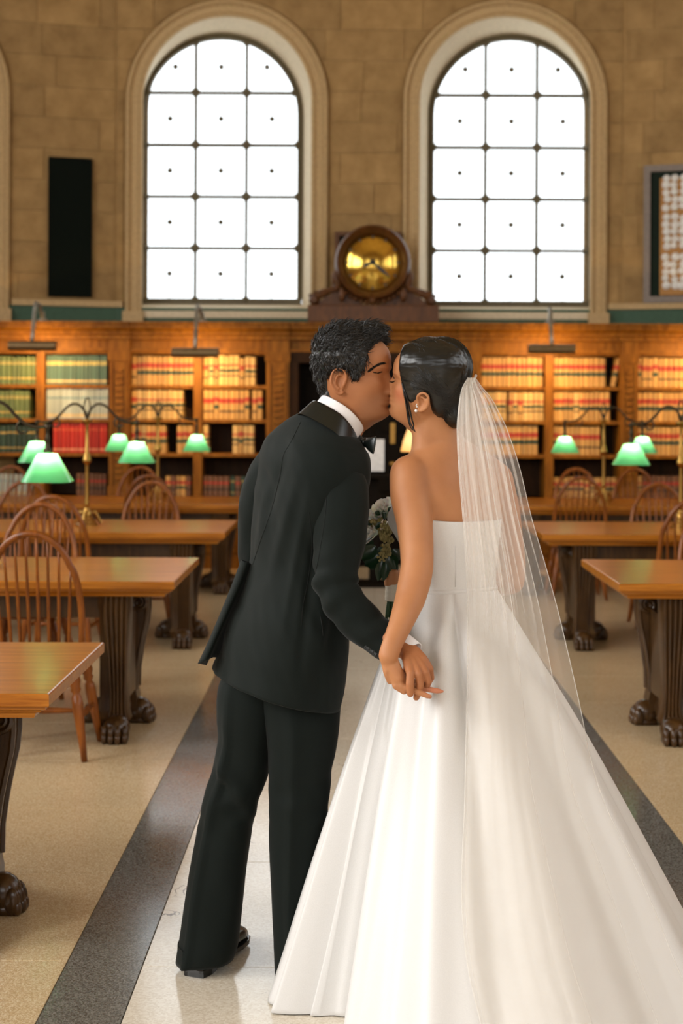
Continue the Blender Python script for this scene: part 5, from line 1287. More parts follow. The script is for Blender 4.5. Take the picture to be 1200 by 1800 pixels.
# left rear skirt swinging out at the vent
def flap():
    rows = []; n = 22
    for i in range(n):
        f = i / (n - 1)
        o = spline([(424, 985), (408, 1028), (384, 1087), (365, 1131), (348, 1167)], n)[i]; q = spline([(444, 992), (432, 1024), (405, 1082), (386, 1124), (374, 1155)], n)[i]
        a = P_(o[0], o[1], 3.945 - 0.015 * f); m_ = P_(o[0] * 0.5 + q[0] * 0.5, o[1] * 0.5 + q[1] * 0.5, 3.925 - 0.02 * f); b = P_(q[0], q[1], 3.95 + 0.01 * f); e = P_(q[0] + 24 * (0.2 + f), q[1] + 2, 4.0 + 0.02 * f)
        bk = P_(o[0] + 14, o[1] + 2, 4.0 + 0.02 * f)
        rows.append([bk, a + Vector((0.002, 0.006, 0)), a, a.lerp(m_, 0.5) + Vector((0, -0.004, 0)), m_, m_.lerp(b, 0.5) + Vector((0, 0.003, 0)), b, e])
    return MB().grid(rows)
fo = part('vent_flap', flap(), M['suit'], jk, smooth=True)
sm = fo.modifiers.new('thickness', 'SOLIDIFY'); sm.thickness = 0.003; sm.offset = 0
# seams
def seam(bvh, pts, r=0.0011, n=40, lift=0.0002):
    return MB().tube([on(bvh, p[0], p[1], lift) for p in spline(pts, n)], r, 5)
part('seam', seam(j_bvh, [(528, 742), (512, 775), (498, 800), (493, 830), (484, 870), (474, 905), (458, 950), (444, 993)]), M['seam'], jk)
part('seam', seam(j_bvh, [(543, 900), (548, 960), (541, 1020), (533, 1060), (529, 1100)]), M['seam'], jk)
part('seam', seam(s_bvh, [(573, 850), (572, 900), (563, 960), (556, 1000)], 0.0009), M['seam'], jk)
part('pocket_flap', MB().tube([on(j_bvh, x, y, 0.001) for x, y in ((562, 1078), (566, 1100), (567, 1118))], [0.001, 0.002, 0.001], 6), M['seam'], jk)
for k in range(4):
    p = on(s_bvh, 645 + 6.5 * k, 1138 + 4.6 * k, 0.0012); n_ = (CAMV - p).normalized(); q = n_.orthogonal().normalized(); w_ = n_.cross(q)
    part('cuff_button', MB().loft([[p + (q * math.cos(2 * PI * j / 14) + w_ * math.sin(2 * PI * j / 14)) * r + n_ * h for j in range(14)] for r, h in ((0.0068, -0.002), (0.007, 0.001), (0.006, 0.0022), (0.0045, 0.0014))]), M['satin_black'], jk, smooth=True)
# armhole seam ridge
part('armhole_seam', MB().tube([on(j_bvh if i < 0 else s_bvh, p[0], p[1], 0.0006) for i, p in enumerate(spline([(628, 812), (606, 815), (585, 830), (568, 850), (555, 876), (548, 905)], 30))], 0.0014, 5), M['seam'], jk)
# ---- collars: rings about a neck that leans towards her
nk = P_(594, 739, 3.94); fwd = Vector((0.90, 0.25, -0.62)).normalized(); latv = Vector((0.27, -0.96, 0)).normalized(); latv = (latv - fwd * latv.dot(fwd)).normalized(); upv = latv.cross(fwd)
if upv.z < 0: upv = -upv
def collar(rows, n=64, dip=0.012):
    R_ = []
    for rf, rl, h, sh in rows:
        ring = []
        for k in range(n):
            a = 2 * PI * k / n; ring.append(nk + fwd * (rf * math.cos(a) + sh) + latv * rl * math.sin(a) + upv * (h - dip * max(0, math.cos(a) + 0.3) ** 1.5))
        R_.append(ring)
    return MB().loft(R_, caps=False)
part('shirt_collar', collar([(0.080, 0.070, -0.030, 0.002), (0.0785, 0.068, 0.0, 0.0), (0.0755, 0.066, 0.032, 0.0), (0.074, 0.0645, 0.035, 0.0), (0.072, 0.0625, 0.032, 0.0), (0.071, 0.062, -0.01, 0.0)]), M['shirt'], gp, smooth=True)
part('satin_lapel', collar([(0.115, 0.108, -0.046, 0.012), (0.104, 0.097, -0.026, 0.006), (0.0905, 0.082, 0.002, 0.0), (0.0875, 0.0785, 0.008, 0.0), (0.0845, 0.075, 0.005, 0.0), (0.083, 0.073, -0.03, 0.0)], dip=0.026), M['satin_black'], jk, smooth=True)
# bow tie
bt = P_(640, 778, 3.90)
mb = MB()
for sg in (-1, 1):
    A = Vector((0.55, -0.83, -0.12)).normalized() * sg; U = Vector((0.15, 0.0, 1.0)).normalized(); D_ = A.cross(U).normalized()
    rg = []
    for f, h, th in ((0.0, 0.008, 0.006), (0.012, 0.012, 0.009), (0.03, 0.02, 0.008), (0.048, 0.025, 0.005), (0.052, 0.024, 0.002)):
        rg.append([bt + A * f + U * h * math.sin(2 * PI * k / 14) + D_ * th * math.cos(2 * PI * k / 14) for k in range(14)])
    mb.loft(rg)
mb.ell(bt, (0.011, 0.011, 0.013))
part('bow_tie', mb, M['satin_black'], gp, smooth=True)
# white cuff
cu0, cu1 = P_(690, 1119, 3.71), P_(725, 1149, 3.662)
ax = (cu1 - cu0).normalized(); n0 = (Vector((0, -1, 0)) - ax * Vector((0, -1, 0)).dot(ax)).normalized(); b0 = ax.cross(n0)
part('shirt_cuff', MB().loft([[cu0.lerp(cu1, f) + (n0 * math.cos(2 * PI * k / 36) * 0.84 + b0 * math.sin(2 * PI * k / 36)) * r for k in range(36)] for f, r in ((0, 0.032), (0.6, 0.0325), (1.0, 0.033), (1.01, 0.031), (0.9, 0.030), (0.2, 0.029))], caps=False), M['shirt'], gp, smooth=True)

# ---- trousers
def trouser(tab, crease, m=70, n=48):
    rings = []
    y0, y1 = tab[0][0], tab[-1][0]
    for i in range(m):
        y = y0 + (y1 - y0) * i / (m - 1); xl, xr, d, b, hs = interp(tab, y); L, R_ = P_(xl, y, d), P_(xr, y + hs, d); c = (L + R_) / 2; a = (R_.x - L.x) / 2; ring = []
        for k in range(n):
            t_ = 2 * PI * k / n; ct, st = math.cos(t_), math.sin(t_)
            x = a * math.copysign(abs(ct) ** 0.9, ct); yy = -b * math.copysign(abs(st) ** 0.9, st)
            cr = 0.014 * G(((t_ - crease + PI) % (2 * PI)) - PI, 0.16) * min(1, i / 14)
            w = 0.005 * noise.noise(Vector((c.x * 9 + ct * 1.5, st * 1.5, c.z * 7))) + 0.011 * noise.noise(Vector((ct * 1.2 + 7, st * 1.2, c.z * 22))) * (G(y - 1395, 60) + 0.6 * G(y - 1680, 40))
            if crease > 2: w += 0.016 * math.exp(-((y - 1372 - 55 * ct) / 16) ** 2) * max(0, st) - 0.012 * math.exp(-((y - 1398 - 55 * ct) / 14) ** 2) * max(0, st)
            ring.append(Vector((c.x + x + (cr + w) * ct * 0.5, c.y + yy - (cr + w) * st, c.z + (R_.z - L.z) / 2 * ct)))
        rings.append(ring)
    c = sum(rings[-1], Vector()) / n
    for kz, sc in ((0.001, 0.96), (0.05, 0.93)): rings.append([Vector((c.x + (p.x - c.x) * sc, c.y + (p.y - c.y) * sc, p.z + kz)) for p in rings[m - 1]])
    return MB().loft(rings, caps=False)
TRL = [(1168, 410, 500, 3.965, 0.080, 0), (1200, 386, 498, 3.965, 0.092, 0), (1260, 381, 488, 3.965, 0.098, 0), (1300, 383, 479, 3.965, 0.092, 0), (1358, 371, 472, 3.965, 0.086, 0), (1400, 358, 458, 3.96, 0.082, 0), (1443, 350, 446, 3.96, 0.080, 0), (1500, 339, 436, 3.955, 0.080, 0), (1577, 325, 428, 3.95, 0.082, 0), (1653, 315, 419, 3.95, 0.084, -2), (1688, 309, 412, 3.95, 0.084, -6)]
TRR = [(1172, 462, 580, 3.945, 0.09, 0), (1215, 454, 598, 3.94, 0.104, 0), (1260, 462, 597, 3.93, 0.105, 0), (1300, 469, 593, 3.925, 0.10, 0), (1360, 472, 583, 3.92, 0.092, 0), (1460, 473, 573, 3.91, 0.084, 0), (1560, 476, 562, 3.90, 0.082, 0), (1660, 482, 556, 3.89, 0.082, 0), (1714, 483, 552, 3.885, 0.082, 0)]
tr = part('trousers', trouser(TRL, 2.2), M['suit'], gp, smooth=True)
part('trouser_leg', trouser(TRR, 1.75), M['suit'], tr, smooth=True)
mb = MB(); c = P_(492, 1168, 3.95)
mb.loft([[Vector((c.x + (0.132 * s_) * math.cos(2 * PI * k / 40), c.y + 0.10 * s_ * math.sin(2 * PI * k / 40), c.z + h)) for k in range(40)] for s_, h in ((0.80, 0.08), (0.95, 0.03), (1.0, -0.01), (0.96, -0.06), (0.6, -0.10))]); part('trouser_seat', mb, M['suit'], tr, smooth=True)
# ---- shoes
def shoe(heel, ang, lift=0.0):
    f = Vector((math.cos(ang), math.sin(ang), 0)); r = Vector((f.y, -f.x, 0)); up_ = MB(); sole = MB()
    prof = [(-0.045, 0.020, 0.055), (-0.040, 0.032, 0.085), (-0.01, 0.036, 0.095), (0.04, 0.036, 0.09), (0.09, 0.040, 0.07), (0.14, 0.046, 0.055), (0.19, 0.046, 0.045), (0.225, 0.036, 0.035), (0.245, 0.014, 0.022)]
    R_ = []
    for u, w, h in prof:
        c = Vector(heel) + f * u; z0 = 0.018; R_.append([c + r * w * math.cos(2 * PI * k / 18) * (1 if math.sin(2 * PI * k / 18) < 0 else 0.9) + Vector((0, 0, z0 + (h * 0.5) * (1 + math.sin(2 * PI * k / 18)))) for k in range(18)])
    up_.loft(R_)
    out = [(-0.048, 0.018), (-0.046, 0.03), (-0.01, 0.039), (0.05, 0.036), (0.10, 0.042), (0.16, 0.050), (0.20, 0.048), (0.235, 0.034), (0.252, 0.010)]
    pts = [f * u + r * w for u, w in out] + [f * u - r * w for u, w in reversed(out)]
    sole.loft([[Vector(heel) + p * k + Vector((0, 0, z)) for p in pts] for z, k in ((0.012, 1.0), (0.02, 1.01), (0.024, 0.99))])
    hp = [f * u + r * w for u, w in ((-0.047, 0.018), (-0.045, 0.03), (-0.01, 0.038), (0.025, 0.036), (0.025, -0.036), (-0.01, -0.038), (-0.045, -0.03), (-0.047, -0.018))]
    sole.loft([[Vector(heel) + p + Vector((0, 0, z)) for p in hp] for z in (0.0, 0.016)])
    return up_, sole
for hx, hy, ang in ((354, 1708, math.radians(68)), (520, 1722, math.radians(48))):
    d = FPX * CAMH / (hy - CY); h = W(hx, hy, d); h.z = 0; u_, s_ = shoe(h, ang)
    so = part('shoe', u_, M['shoe'], gp, smooth=True); part('sole', s_, M['shoe'], so)
# ------------------------------------------------------------------ the bride
bp_ = thing('person', 'person in a white strapless satin wedding gown with a long tulle veil, back to camera', 'person', (0.37, 3.8, 0))
b_yaw, bs = math.radians(180 - 4), 0.95
bc, bsn = math.cos(b_yaw), math.sin(b_yaw)
b_or = KISS + Vector((0.003, 0.004, 0.002)) - Vector((bc * 0.0885, bsn * 0.0885, 0.051)) * bs
bT0 = frame((0, 0, 0), b_yaw, math.radians(9), math.radians(-13), bs); b_or = KISS + Vector((0.003, 0.004, 0.0)) - bT0(0.0885, 0, 0.051)
bT = frame(b_or, b_yaw, math.radians(9), math.radians(-13), bs)
BC = Vector((W(795, 950, 3.95).x, 3.95, 0))          # trunk axis
bf = Vector((-0.5, 0.866, 0)); bl = Vector((-0.866, -0.5, 0))   # facing, her left
mb = head_pieces(HEAD_F, bT, 0.024, 0.003, 0.007); ear_pieces(mb, bT, 1, s=0.92, cx=-0.004, cz=0.074); ear_pieces(mb, bT, -1, s=0.92, cx=-0.004, cz=0.074)
mb.cap(bT(-0.03, 0, 0.055), W(778, 792, 3.95), 0.047, 0.055); mb.cap(bT(-0.005, 0, 0.02), W(772, 790, 3.96), 0.040, 0.048)
# trunk: rows (z, half width, half depth, shift x px)
def zpx(py, d=3.9): return CAMH - (py - CY) * d / FPX
TRK = [(zpx(1120), 0.165, 0.115), (zpx(1060), 0.135, 0.095), (zpx(1030), 0.122, 0.088), (zpx(985), 0.128, 0.090), (zpx(940), 0.140, 0.096), (zpx(914), 0.146, 0.098), (zpx(880), 0.155, 0.095), (zpx(850), 0.160, 0.088), (zpx(825), 0.158, 0.078), (zpx(805), 0.135, 0.066), (zpx(788), 0.095, 0.056), (zpx(775), 0.060, 0.050)]
TRKc = sorted(TRK)
def trunk_c(z):
    """centre of the trunk at height z: leaning a little towards him at the top"""
    f = (z - zpx(1030)) / (zpx(790) - zpx(1030)); return Vector((BC.x - 0.012 * f, BC.y, z))
def trunk_pt(z, a, off=0.0):
    hw, hd = interp(TRKc, z); c = trunk_c(z); ct, st = math.cos(a), math.sin(a)
    e = 0.88; ct = math.copysign(abs(ct) ** e, ct); st = math.copysign(abs(st) ** e, st)
    return c + bf * (hd + off) * ct + bl * (hw + off) * st
rings = []
for k in range(44):
    z = TRKc[0][0] + (TRKc[-1][0] - TRKc[0][0]) * k / 43; ring = []
    for j in range(64):
        a = 2 * PI * j / 64; p = trunk_pt(z, a)
        if math.cos(a) < 0:      # shoulder blade and spine furrow
            lat = (p - trunk_c(z)).dot(bl); py_ = (z - zpx(850))
            p -= bf * (0.010 * G(lat - 0.085, 0.035) * G(py_, 0.05) + 0.010 * G(lat + 0.085, 0.035) * G(py_, 0.05) - 0.006 * G(lat, 0.02))
        ring.append(p)
    rings.append(ring)
mb.loft(rings)
LS = W(722, 838, 3.865)
mb.cap(bT(-0.03, 0, 0.03), W(742, 812, 3.92), 0.040, 0.036); mb.cap(bT(-0.035, 0, 0.03), W(815, 806, 3.97), 0.040, 0.036); mb.ell(W(776, 800, 3.945), (0.075, 0.05, 0.045))
mb.cap(W(772, 800, 3.94), W(722, 826, 3.885), 0.040, 0.044); mb.cap(W(745, 850, 3.90), LS, 0.05, 0.055)
mb.ell(W(719, 838, 3.865), (0.054, 0.052, 0.060))
def chainW(pts, n=14):
    for a, b in zip(pts[:-1], pts[1:]): mb.cap(W(a[0], a[1], a[2]), W(b[0], b[1], b[2]), a[3], b[3], n)
# left arm hanging back to his hand (px, py, depth, radius)
chainW([(719, 835, 3.865, 0.055), (720, 868, 3.845, 0.0555), (728, 915, 3.815, 0.0505), (732, 960, 3.79, 0.0465), (733, 995, 3.765, 0.0445), (729, 1020, 3.745, 0.0445), (721, 1052, 3.72, 0.0415), (705, 1095, 3.665, 0.0330), (689, 1132, 3.622, 0.0275), (682, 1152, 3.610, 0.0270)], 20)
mb.ell(W(742, 1012, 3.735), (0.022, 0.024, 0.028))
mb.ell(W(675, 1150, 3.60), (0.012, 0.012, 0.014))
# left hand
for k, (kx, ky, kd) in enumerate(((686, 1196, 3.612), (696, 1202, 3.600), (706, 1206, 3.596), (711, 1201, 3.606))):
    wx = 676 + 5.0 * k; chainW([(wx, 1160, 3.612, 0.0125), ((wx + kx) / 2 - 1, (1160 + ky) / 2, 3.604, 0.0125), (kx, ky, kd, 0.0105)], 12)
chainW([(683, 1164, 3.61, 0.019), (700, 1192, 3.602, 0.017)])
chainW([(696, 1205, 3.598, 0.0105), (710, 1214, 3.596, 0.0100), (714, 1212, 3.600, 0.009)])
chainW([(708, 1200, 3.604, 0.0095), (724, 1206, 3.608, 0.0085), (748, 1211, 3.606, 0.0078), (768, 1214.5, 3.600, 0.0070), (778.5, 1215.5, 3.597, 0.0058)], 12)
chainW([(706, 1206, 3.596, 0.0098), (720, 1211, 3.592, 0.0088), (737, 1217.5, 3.584, 0.0080), (750, 1223, 3.581, 0.0068), (755.5, 1224.5, 3.581, 0.0056)], 12)
chainW([(708, 1194, 3.615, 0.009), (726, 1198, 3.625, 0.008), (742, 1202, 3.63, 0.007)], 12)
chainW([(694, 1178, 3.63, 0.0125), (706, 1186, 3.645, 0.011), (722, 1192, 3.65, 0.009)], 12)
# right arm bent forward to the flowers
chainW([(845, 815, 4.02, 0.040), (872, 842, 4.035, 0.049), (886, 900, 4.04, 0.046), (900, 990, 4.05, 0.040), (899, 1022, 4.06, 0.038), (850, 1030, 4.125, 0.036), (780, 1026, 4.15, 0.031), (726, 1018, 4.13, 0.026)], 18)
chainW([(726, 1018, 4.13, 0.025), (706, 1014, 4.11, 0.023), (697, 1013, 4.09, 0.016)])
for k, (y0, dd) in enumerate(((1003, 0), (1011, 0), (1019, 0), (1026, 0.004))):
    chainW([(704, y0, 4.085, 0.0105), (693, y0 + 1, 4.045, 0.0092), (681, y0 + 2, 4.045, 0.0085), (677, y0 + 3, 4.065, 0.0075)], 10)
# legs
mb.cap(W(775, 1120, 3.92), Vector((0.22, 3.92, 0.10)), 0.085, 0.045); mb.cap(W(820, 1120, 3.98), Vector((0.36, 3.98, 0.10)), 0.085, 0.045)
mb.cap(Vector((0.22, 3.92, 0.09)), Vector((0.17, 4.02, 0.03)), 0.035, 0.025); mb.cap(Vector((0.36, 3.98, 0.09)), Vector((0.32, 4.08, 0.03)), 0.035, 0.025)
b_body = fuse(mb, 0.0026, 2, 0.5, 'body')
soften(b_body, keep_mask([(tuple(bT(0.06, 0, 0.09)), 0.09, 0.15), (tuple(bT(-0.015, 0.08, 0.09)), 0.03, 0.06), (tuple(W(722, 1205, 3.6)), 0.07, 0.11)]), 60)
M['skin_f'] = skin_mat('warm_tan_skin', rgb((168, 112, 72)), rgb((184, 128, 86)), 0.12, [(tuple(bT(0.092, 0, 0.0505)), 0.007, 0.015, rgb((178, 92, 82)), 0.7), (tuple(bT(0.062, 0.05, 0.08)), 0.0, 0.04, rgb((190, 106, 80)), 0.5), (tuple(W(770, 1216, 3.6)), 0.01, 0.06, rgb((196, 120, 96)), 0.5)])
b_bvh = bvh_of(b_body)
add_mesh_obj('body', b_body, M['skin_f'], bp_)
part('eyebrow', hair_patch(b_bvh, [(686.5, 655), (690, 661), (694, 667)], 50, 0.0005, 0.7, 0.0006, 3.0, 8), M['hair_f'], bp_)
part('eyelashes', hair_patch(b_bvh, [(685, 671), (689, 672.5), (693, 671)], 46, 0.0006, 0.7, 0.0008, -3.0, 9), M['hair_f'], bp_)

# ---- sleek hair pinned low
hb = MB()
BHP = [(735, 592), (714, 604), (705, 626), (702, 648), (704, 668), (708, 687), (715, 702), (722, 711), (730, 704), (736, 698), (746, 697), (755, 704), (758, 718), (770, 738), (790, 756), (815, 752), (850, 700), (860, 640), (830, 570), (770, 555), (735, 560)]
scalp(hb, HEAD_F, bT, 1, BHP, lambda x, y, z: 0.006 + 0.007 * max(0, min(1, (z - 0.12) / 0.06)) + 0.012 * max(0, min(1, (-x - 0.01) / 0.07)))
hell(hb, 778, 648, 3.94, 54, 0.082, 57); hell(hb, 797, 690, 3.935, 34, 0.066, 50); hell(hb, 797, 726, 3.925, 27, 0.055, 28); hell(hb, 752, 625, 3.94, 38, 0.066, 34)
bh = fuse(hb, 0.0028, 8, 0.5, 'hair')
soften(bh, lambda co: np.clip((co[:, 0] - W(735, 650, 3.93).x) / 0.03, 0.1, 1), 25)
bh_bvh = bvh_of(bh)
roughen(bh, lambda p: 0.0008 * noise.noise(Vector((p.x * 40, p.y * 120, p.z * 160))))
bho = add_mesh_obj('hair', bh, M['hair_f'], bp_)
mb = MB(); rn = random.Random(33); bun = W(806, 700, 3.90); part_line = W(722, 600, 3.95); crown = W(800, 606, 3.95)
for k in range(620):
    u = rn.random()
    if k < 300:      # from the parting down over the temple and back to the bun
        a = part_line.lerp(crown, u) + Vector((0, -0.02 - 0.03 * rn.random(), 0.004)); b = bun + Vector((rn.uniform(-0.02, 0.02), rn.uniform(-0.02, 0.02), rn.uniform(-0.05, 0.03)))
        mid = W(716 + 72 * u + 20 * rn.random(), 672 + 14 * rn.random() - 25 * u, 3.87)
    elif k < 520:
        yy = 612 + 80 * u; a = W(705 + 12 * abs(u - 0.4) * 2, yy, 3.90); b = bun + Vector((rn.uniform(-0.03, 0.02), 0, rn.uniform(-0.06, 0.03))); mid = W(752 + rn.uniform(-8, 8), yy + 12 + 14 * (1 - u), 3.86)
    else:
        a = W(748 + 60 * u, 592 + 14 * u, 3.97); b = bun + Vector((0.02, 0, rn.uniform(-0.02, 0.04))); mid = W(815 + rn.uniform(-5, 12), 625 + rn.uniform(0, 25), 3.90)
    P = []
    for i in range(11):
        t_ = i / 10; q = a * (1 - t_) ** 2 + mid * 2 * t_ * (1 - t_) + b * t_ * t_; h = bh_bvh.find_nearest(q); P.append(h[0] + h[1] * 0.0006)
    mb.tube(P, 0.0009, 4, caps=False)
part('combed_strands', mb, M['hair_f'], bho, smooth=True)['kind'] = 'stuff'
mb = MB()
for pts, r in (([(707, 672, 3.862), (712, 700, 3.860), (718, 728, 3.872), (721, 744, 3.87), (729, 757, 3.87)], 0.0022), ([(711, 684, 3.860), (718, 712, 3.862), (724, 738, 3.868), (727, 748, 3.87), (724, 756, 3.872)], 0.0018), ([(705, 640, 3.90), (703, 660, 3.892), (706, 676, 3.888), (713, 692, 3.885)], 0.0016), ([(709, 660, 3.89), (711, 690, 3.88), (715, 722, 3.875), (718, 740, 3.875), (722, 752, 3.875), (731, 760, 3.875)], 0.0013)):
    S_ = spline(pts, 22)
    for o in range(3): mb.tube([W(p[0] + 0.8 * (o - 1), p[1], p[2] + 0.002 * o) for p in S_], [r * (1 - 0.75 * i / 21) for i in range(22)], 5)
part('loose_tendril', mb, M['hair_f'], bho, smooth=True)
# earring
mb = MB(); e0 = W(733.5, 713, 3.865); e1 = W(731, 722, 3.86)
for k in range(6): mb.ell(e0 + Vector((0.003 * math.cos(k), -0.002, 0.004 * math.sin(k * 1.05))), (0.0022, 0.0022, 0.0022), nu=8, nv=6)
mb.ell(e1, (0.0042, 0.0042, 0.0045), nu=12, nv=8); part('earring', mb, M['pearl'], bp_, smooth=True)

# ---- bodice
zt, zw = zpx(914), zpx(1036)
rings = []
for i in range(40):
    f = i / 39; ring = []
    for j in range(120):
        a = 2 * PI * j / 120; ztop = zt + 0.042 * max(0.0, math.cos(a)) ** 1.2 + 0.012 * max(0.0, math.sin(a)) ** 2; z = zw + (ztop - zw) * f; p = trunk_pt(z, a, 0.006)
        c = trunk_c(z); lat = (p - c).dot(bl)
        if math.cos(a) > -0.15:
            w = min(1.0, math.cos(a) + 0.15) ** 0.5
            p += (bf * 0.056 + bl * 0.030) * w * G(lat - 0.078, 0.062) * G(z - zpx(918), 0.062) + (bf * 0.056 - bl * 0.02) * w * G(lat + 0.078, 0.06) * G(z - zpx(918), 0.062)
        ring.append(p)
    rings.append(ring)
for k in (0.998, 0.985): rings.append([trunk_c(p.z) + (p - trunk_c(p.z)) * k + Vector((0, 0, -0.0005 if k > 0.99 else -0.02)) for p in rings[39]])
bodm = MB().loft(rings, caps=False); bod_bvh = BVHTree.FromPolygons([Vector(v) for v in bodm.v], bodm.f)
gown = part('gown', bodm, M['satin'], bp_, smooth=True)
M['satin_shade'] = M['satin']
part('bodice_seam', MB().tube([on(bod_bvh, x, y, 0.0003) for x, y in ((799, 917), (800, 960), (801, 1000), (800, 1032))], 0.0009, 5), M['satin'], gown, smooth=True)

# ---- skirt and train
HEM = [(-0.212, 3.745), (-0.200, 3.672), (-0.150, 3.640), (-0.085, 3.634), (-0.030, 3.640), (-0.006, 3.585), (0.01, 3.47), (0.045, 3.33), (0.13, 3.20), (0.26, 3.12), (0.42, 3.08), (0.60, 3.10), (0.77, 3.18), (0.90, 3.32), (0.985, 3.50), (1.0, 3.72), (0.95, 3.95), (0.83, 4.16), (0.64, 4.32), (0.42, 4.40), (0.20, 4.37), (0.0, 4.24), (-0.12, 4.06), (-0.19, 3.88)]
NH = 360
def hem_pt(u):
    n = len(HEM); f = (u % 1.0) * n; i = int(f); t_ = f - i
    p0, p1, p2, p3 = HEM[(i - 1) % n], HEM[i % n], HEM[(i + 1) % n], HEM[(i + 2) % n]
    return tuple(0.5 * (2 * p1[j] + (p2[j] - p0[j]) * t_ + (2 * p0[j] - 5 * p1[j] + 4 * p2[j] - p3[j]) * t_ * t_ + (3 * p1[j] - p0[j] - 3 * p2[j] + p3[j]) * t_ ** 3) for j in (0, 1))
WC = trunk_c(zw)
# waist angle for each hem position
FOLDS = [  # (u, width, amplitude out, start height fraction)
    (0.190, 0.011, -0.050, 0.35), (0.095, 0.016, -0.040, 0.30), (0.150, 0.020, 0.020, 0.10), (0.215, 0.016, -0.075, 0.12), (0.262, 0.018, 0.055, 0.10), (0.315, 0.016, -0.035, 0.08), (0.350, 0.020, 0.040, 0.06), (0.402, 0.016, -0.040, 0.02), (0.445, 0.020, 0.030, 0.1), (0.50, 0.018, -0.030, 0.1), (0.545, 0.018, 0.030, 0.15), (0.60, 0.018, -0.03, 0.2), (0.64, 0.018, 0.02, 0.2),
    (0.03, 0.013, -0.020, 0.12), (0.06, 0.012, 0.016, 0.12), (0.97, 0.014, -0.02, 0.2), (0.70, 0.02, -0.03, 0.2), (0.78, 0.02, 0.03, 0.2), (0.86, 0.02, -0.03, 0.2)]
def skirt_ring(t_):
    z = zw * (1 - t_) + 0.004 * t_; s_ = t_ + 0.055 * math.sin(PI * t_) * (1 - t_); ring = []
    for k in range(NH):
        u = k / NH; hx, hy = hem_pt(u); ang = math.atan2(hy - 3.76, hx - 0.37)
        d = Vector((math.cos(ang), math.sin(ang), 0)); wx = Vector((WC.x, WC.y, 0))
        # waist ellipse point in that direction
        ca, sa = d.dot(bf), d.dot(bl); r = 1 / math.sqrt((ca / 0.097) ** 2 + (sa / 0.131) ** 2); wp = wx + d * r
        p = wp.lerp(Vector((hx, hy, 0)), s_)
        am = 0.0
        for fu, fw, fa, f0 in FOLDS:
            du = ((u - fu + 0.5) % 1.0) - 0.5
            if abs(du) < fw * 3: g = max(0.0, (t_ - f0) / (1 - f0)); am += 1.5 * fa * G(du, fw * (0.75 + 0.5 * (1 - t_))) * g ** 0.7 * (1 - 0.35 * t_)
        # inverted pleat at the back of the waist
        du = ((u - 0.392 + 0.5) % 1.0) - 0.5; am -= 0.030 * G(du - 0.01 * t_, 0.011) * math.sin(min(1, t_ / 0.38) * PI)
        am += 0.016 * G(du - 0.035, 0.018) * math.sin(min(1, t_ / 0.5) * PI); am += 0.014 * G(du + 0.035, 0.018) * math.sin(min(1, t_ / 0.5) * PI)
        am += 0.006 * noise.noise(Vector((u * 24, t_ * 2.2, 0.3))) * min(1, t_ * 4)
        n_ = Vector((d.x, d.y, 0)); p = p + n_ * am; p.z = z
        ring.append(p)
    return ring
rings = [skirt_ring((k / 89) ** 0.9) for k in range(90)]
last = rings[-1]; c = sum(last, Vector()) / NH
rings.append([c + (p - c) * 0.99 + Vector((0, 0, -0.001)) for p in last])
skm = MB().loft(rings, caps=False); sk_bvh = BVHTree.FromPolygons([Vector(v) for v in skm.v], skm.f)
sk = part('skirt', skm, M['satin'], gown, smooth=True)
# waist seam band
part('waist_seam', MB().loft([[trunk_pt(zw + h, 2 * PI * j / 100, o) for j in range(100)] for h, o in ((0.006, 0.0065), (0.004, 0.009), (-0.003, 0.009), (-0.006, 0.0065))], caps=False), M['satin'], gown, smooth=True)

# ---- veil
def tulle(name, alpha, col):
    m, nt, b = node_mat(name); out = nt.nodes['Material Output']; nt.nodes.remove(b); geo = N(nt, 'ShaderNodeNewGeometry')
    n = N(nt, 'ShaderNodeTexNoise', Scale=14.0, Detail=3.0); nt.links.new(geo.outputs['Position'], n.inputs['Vector'])
    df = N(nt, 'ShaderNodeBsdfDiffuse'); nt.links.new(ramp(nt, [(0.3, tuple(x * 0.96 for x in col[:3]) + (1,)), (0.7, col)], n.outputs['Fac']), df.inputs['Color'])
    tl = N(nt, 'ShaderNodeBsdfTranslucent'); tl.inputs['Color'].default_value = col; m1 = N(nt, 'ShaderNodeMixShader'); m1.inputs[0].default_value = 0.45
    tr_ = N(nt, 'ShaderNodeBsdfTransparent'); m2 = N(nt, 'ShaderNodeMixShader'); m2.inputs[0].default_value = alpha
    nt.links.new(df.outputs[0], m1.inputs[1]); nt.links.new(tl.outputs[0], m1.inputs[2]); nt.links.new(tr_.outputs[0], m2.inputs[1]); nt.links.new(m1.outputs[0], m2.inputs[2]); nt.links.new(m2.outputs[0], out.inputs['Surface']); return m
M['tulle'] = tulle('white_tulle', 0.23, rgb((244, 240, 234)))
M['tulle_edge'] = tulle('tulle_hem', 0.55, rgb((248, 246, 242)))
SC.cycles.transparent_max_bounces = 32
VE = [  # y, left px, right px
    (664, 822, 835), (680, 813, 846), (700, 808, 863), (726, 805, 877), (753, 803, 890), (823, 806, 913), (907, 813, 933), (1000, 819, 960), (1073, 821, 980), (1157, 821, 1000), (1237, 820, 1018), (1342, 818, 1040), (1420, 816, 1066), (1514, 812, 1112), (1600, 812, 1150), (1700, 822, 1190), (1800, 845, 1235), (1860, 860, 1262)]
